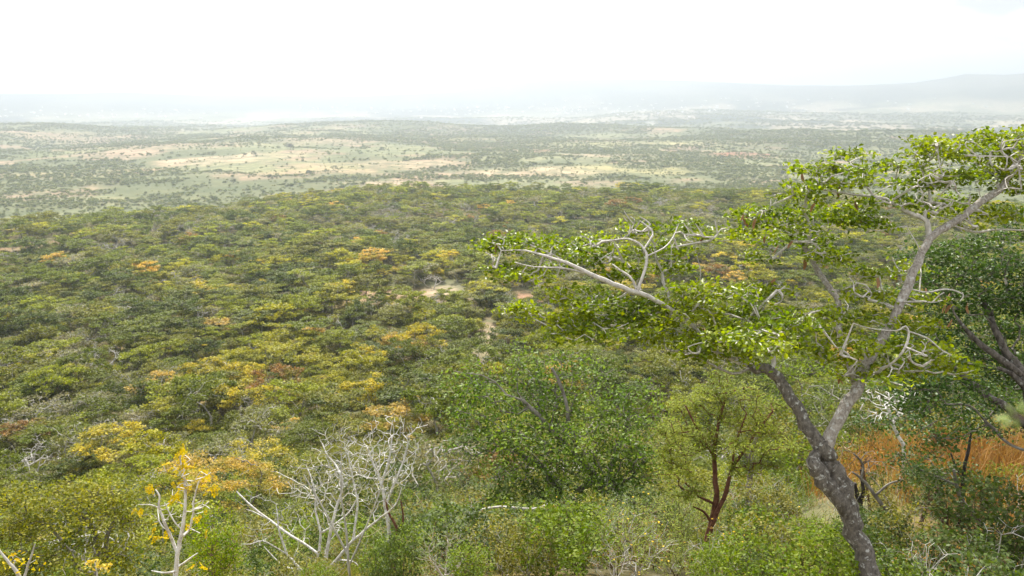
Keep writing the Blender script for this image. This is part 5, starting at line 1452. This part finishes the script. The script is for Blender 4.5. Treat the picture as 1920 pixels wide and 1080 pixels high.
px_tree('bare_corner_stick', 'bare grey sticks with a few orange leaves at the lower left corner', 'shrub', (40, 1110, 9.5),
    [[(48, 1130, 9.5, 10), (35, 1078, 9.5, 8), (18, 1056, 9.5, 6), (-2, 1030, 9.5, 4)], [(48, 1120, 9.5, 7), (50, 1070, 9.5, 5), (60, 1040, 9.5, 4), (66, 1020, 9.5, 2)]],
    [(45, 1045, 20, 12, 9.5), (60, 1060, 20, 12, 9.5), (20, 1050, 14, 10, 9.5)], 14, (4, .05, .024, (.05, .05, .05), .4, 'fold', YELLOW), (BARK_PALE, BARK_PALE), .003, .35, seed=107, step=.1)
px_tree('pale_yellow_sprig', 'small pale yellow leafy sprig at the bottom edge between corner sticks and sapling', 'shrub', (182, 1110, 8.5),
    [[(186, 1130, 8.5, 4), (182, 1080, 8.5, 3), (178, 1055, 8.5, 2)]],
    [(176, 1060, 12, 10, 8.5), (190, 1066, 10, 8, 8.5)], 60, (7, .045, .024, (.03, .03, .03), .3, 'fold', leaf_mat('pale_yellow_leaves', (.55, .45, .12), (.6, .42, .1), var=.2)), (BARK_PALE, BARK_PALE), .002, .35, seed=108, step=.08)

# ---- twig with buds close to the camera at the right edge
def near_twig():
    T = Tree()
    D0 = .95
    rows = [(2010, 800, D0, 12), (1960, 792, D0, 10), (1925, 784, D0, 8), (1900, 780, D0, 6)]
    p, r = WP(rows); T.limb(p, r)
    T.limb(*WP([(2010, 800, D0, 12), (2040, 860, D0, 14), (2080, 1400, D0, 18)]), sub=3)
    T.radii(.001); D = {}; T.tubes(D)
    base = W(2080, 1400, D0)
    root = empty('budding_twig', base, 'out-of-focus twig tip with pale green leaf buds at the right edge', 'twig')
    for k, Mm in D.items():
        Mm.v = [v - base for v in Mm.v]; link('stem', Mm.data('stem', BARK_BROWN, True), root)
    BUD = leaf_mat('pale_leaf_buds', (.30, .38, .16), (.42, .48, .22), var=.15, patch=30)
    for a, b, an, L_ in ((1885, 783, 3.3, 30), (1898, 772, 2.3, 26), (1893, 792, 3.7, 24), (1912, 768, 1.2, 24), (1906, 790, 5.0, 22), (1925, 770, .9, 26)):
        M = Mesh(); n, k = 7, 6; ln = L_ * D0 / F
        V = []
        for i in range(n):
            t = i / (n - 1); w = ln * .24 * math.sin(math.pi * (.08 + .84 * t))
            for j in range(k):
                V.append((t * ln - ln * .3, w * math.cos(6.283 * j / k), w * .6 * math.sin(6.283 * j / k)))
        f = [(i * k + j, i * k + (j + 1) % k, i * k + k + (j + 1) % k, i * k + k + j) for i in range(n - 1) for j in range(k)]
        M.add(V, f)
        o = link('leaf_bud', M.data('leaf_bud', BUD, True), root, W(a, b, D0) - base)
        o.rotation_euler = (random.uniform(-.3, .3), -an, 0)
near_twig()

# ------------------------------------------------------------------ single trees on the plain
def plain_tree(px, py, s, k, label, name='lone_tree'):
    p = hit(px, py)
    kd = KINDS[k][0]
    r_ = empty(name, p, label, 'tree')
    r_.scale = (s, s, s); r_.rotation_euler = (0, 0, px * .1)
    link('trunk', MID_MESH[k][0], r_)
    c = link('crown', MID_MESH[k][1], r_); c['tint'] = [.045, .06, .03]
for a in ((579, 329, 1.35, 4, 'round dark lone tree standing on the pale grass plain'),
          (507, 336, 1.1, 5, 'dark bushy tree left of and below the round lone tree on the plain'),
          (438, 345, 1.2, 4, 'dark rounded tree just behind the wooded crest on its left shoulder'),
          (628, 322, 1.1, 0, 'flat-crowned tree right of the round lone tree on the plain'),
          (476, 293, 1.5, 5, 'dark tree in the middle of the three beside the pale field on the plain'),
          (460, 293, 1.1, 4, 'smaller dark tree at the left of the pale field trees'),
          (545, 281, 2.2, 4, 'large dark tree at the right end of the pale field'),
          (1470, 330, 1.5, 4, 'dark tree in front of the red soil scar')):
    plain_tree(*a)

# ------------------------------------------------------------------ far settlement
def settlement():
    rng = np.random.RandomState(12); M = Mesh()
    for k in range(260):
        if k < 140: a, b = rng.normal(1000, 260), rng.normal(208, 5)
        elif k < 200: a, b = rng.normal(150, 120), rng.normal(214, 5)
        else: a, b = rng.normal(1450, 260), rng.normal(196, 9)
        p = hit(a, min(max(b, 186), 222))
        w, l, h = rng.uniform(7, 18), rng.uniform(7, 12), rng.uniform(3, 5)
        t = rng.rand() * 3.14; c, s_ = math.cos(t), math.sin(t)
        V = np.array([(-w, -l, -6), (w, -l, -6), (w, l, -6), (-w, l, -6), (-w, -l, h), (w, -l, h), (w, l, h), (-w, l, h), (-w, 0, h + 3), (w, 0, h + 3)]) * [.5, .5, 1]
        V = np.column_stack([V[:, 0] * c - V[:, 1] * s_, V[:, 0] * s_ + V[:, 1] * c, V[:, 2]]) + p
        M.add(V, [(0, 1, 5, 4), (1, 2, 6, 5), (2, 3, 7, 6), (3, 0, 4, 7), (4, 5, 9, 8), (6, 7, 8, 9)])
        M.add(V[[4, 8, 7, 5, 9, 6]], [(0, 1, 2), (3, 5, 4)])
    o = link('far_settlement', M.data('far_settlement', flat_mat('whitewashed_houses', (.62, .60, .57), .6, .1, .01)))
    o['kind'] = 'stuff'; o['label'] = 'tiny pale houses scattered over the hazy valley below the far hills'
settlement()
# ------------------------------------------------------------------ haze
def haze_box():
    m, N, L = new_mat('haze')
    out = N.new('ShaderNodeOutputMaterial')
    v = N.new('ShaderNodeVolumePrincipled')
    v.inputs['Color'].default_value = (.60, .66, .745, 1)
    v.inputs['Density'].default_value = 3.0e-4
    v.inputs['Anisotropy'].default_value = 0.62
    L.new(v.outputs[0], out.inputs['Volume'])
    x, y, z0, z1 = 17000, 17000, -140.0, 420.0
    vs = [(-x, -y, z0), (x, -y, z0), (x, y, z0), (-x, y, z0), (-x, -y, z1), (x, -y, z1), (x, y, z1), (-x, y, z1)]
    M = Mesh(); M.add(vs, [(0, 3, 2, 1), (4, 5, 6, 7), (0, 1, 5, 4), (1, 2, 6, 5), (2, 3, 7, 6), (3, 0, 4, 7)])
    o = link('haze', M.data('haze', m)); o['kind'] = 'stuff'; o['label'] = 'pale haze that fades the far hills'
haze_box()
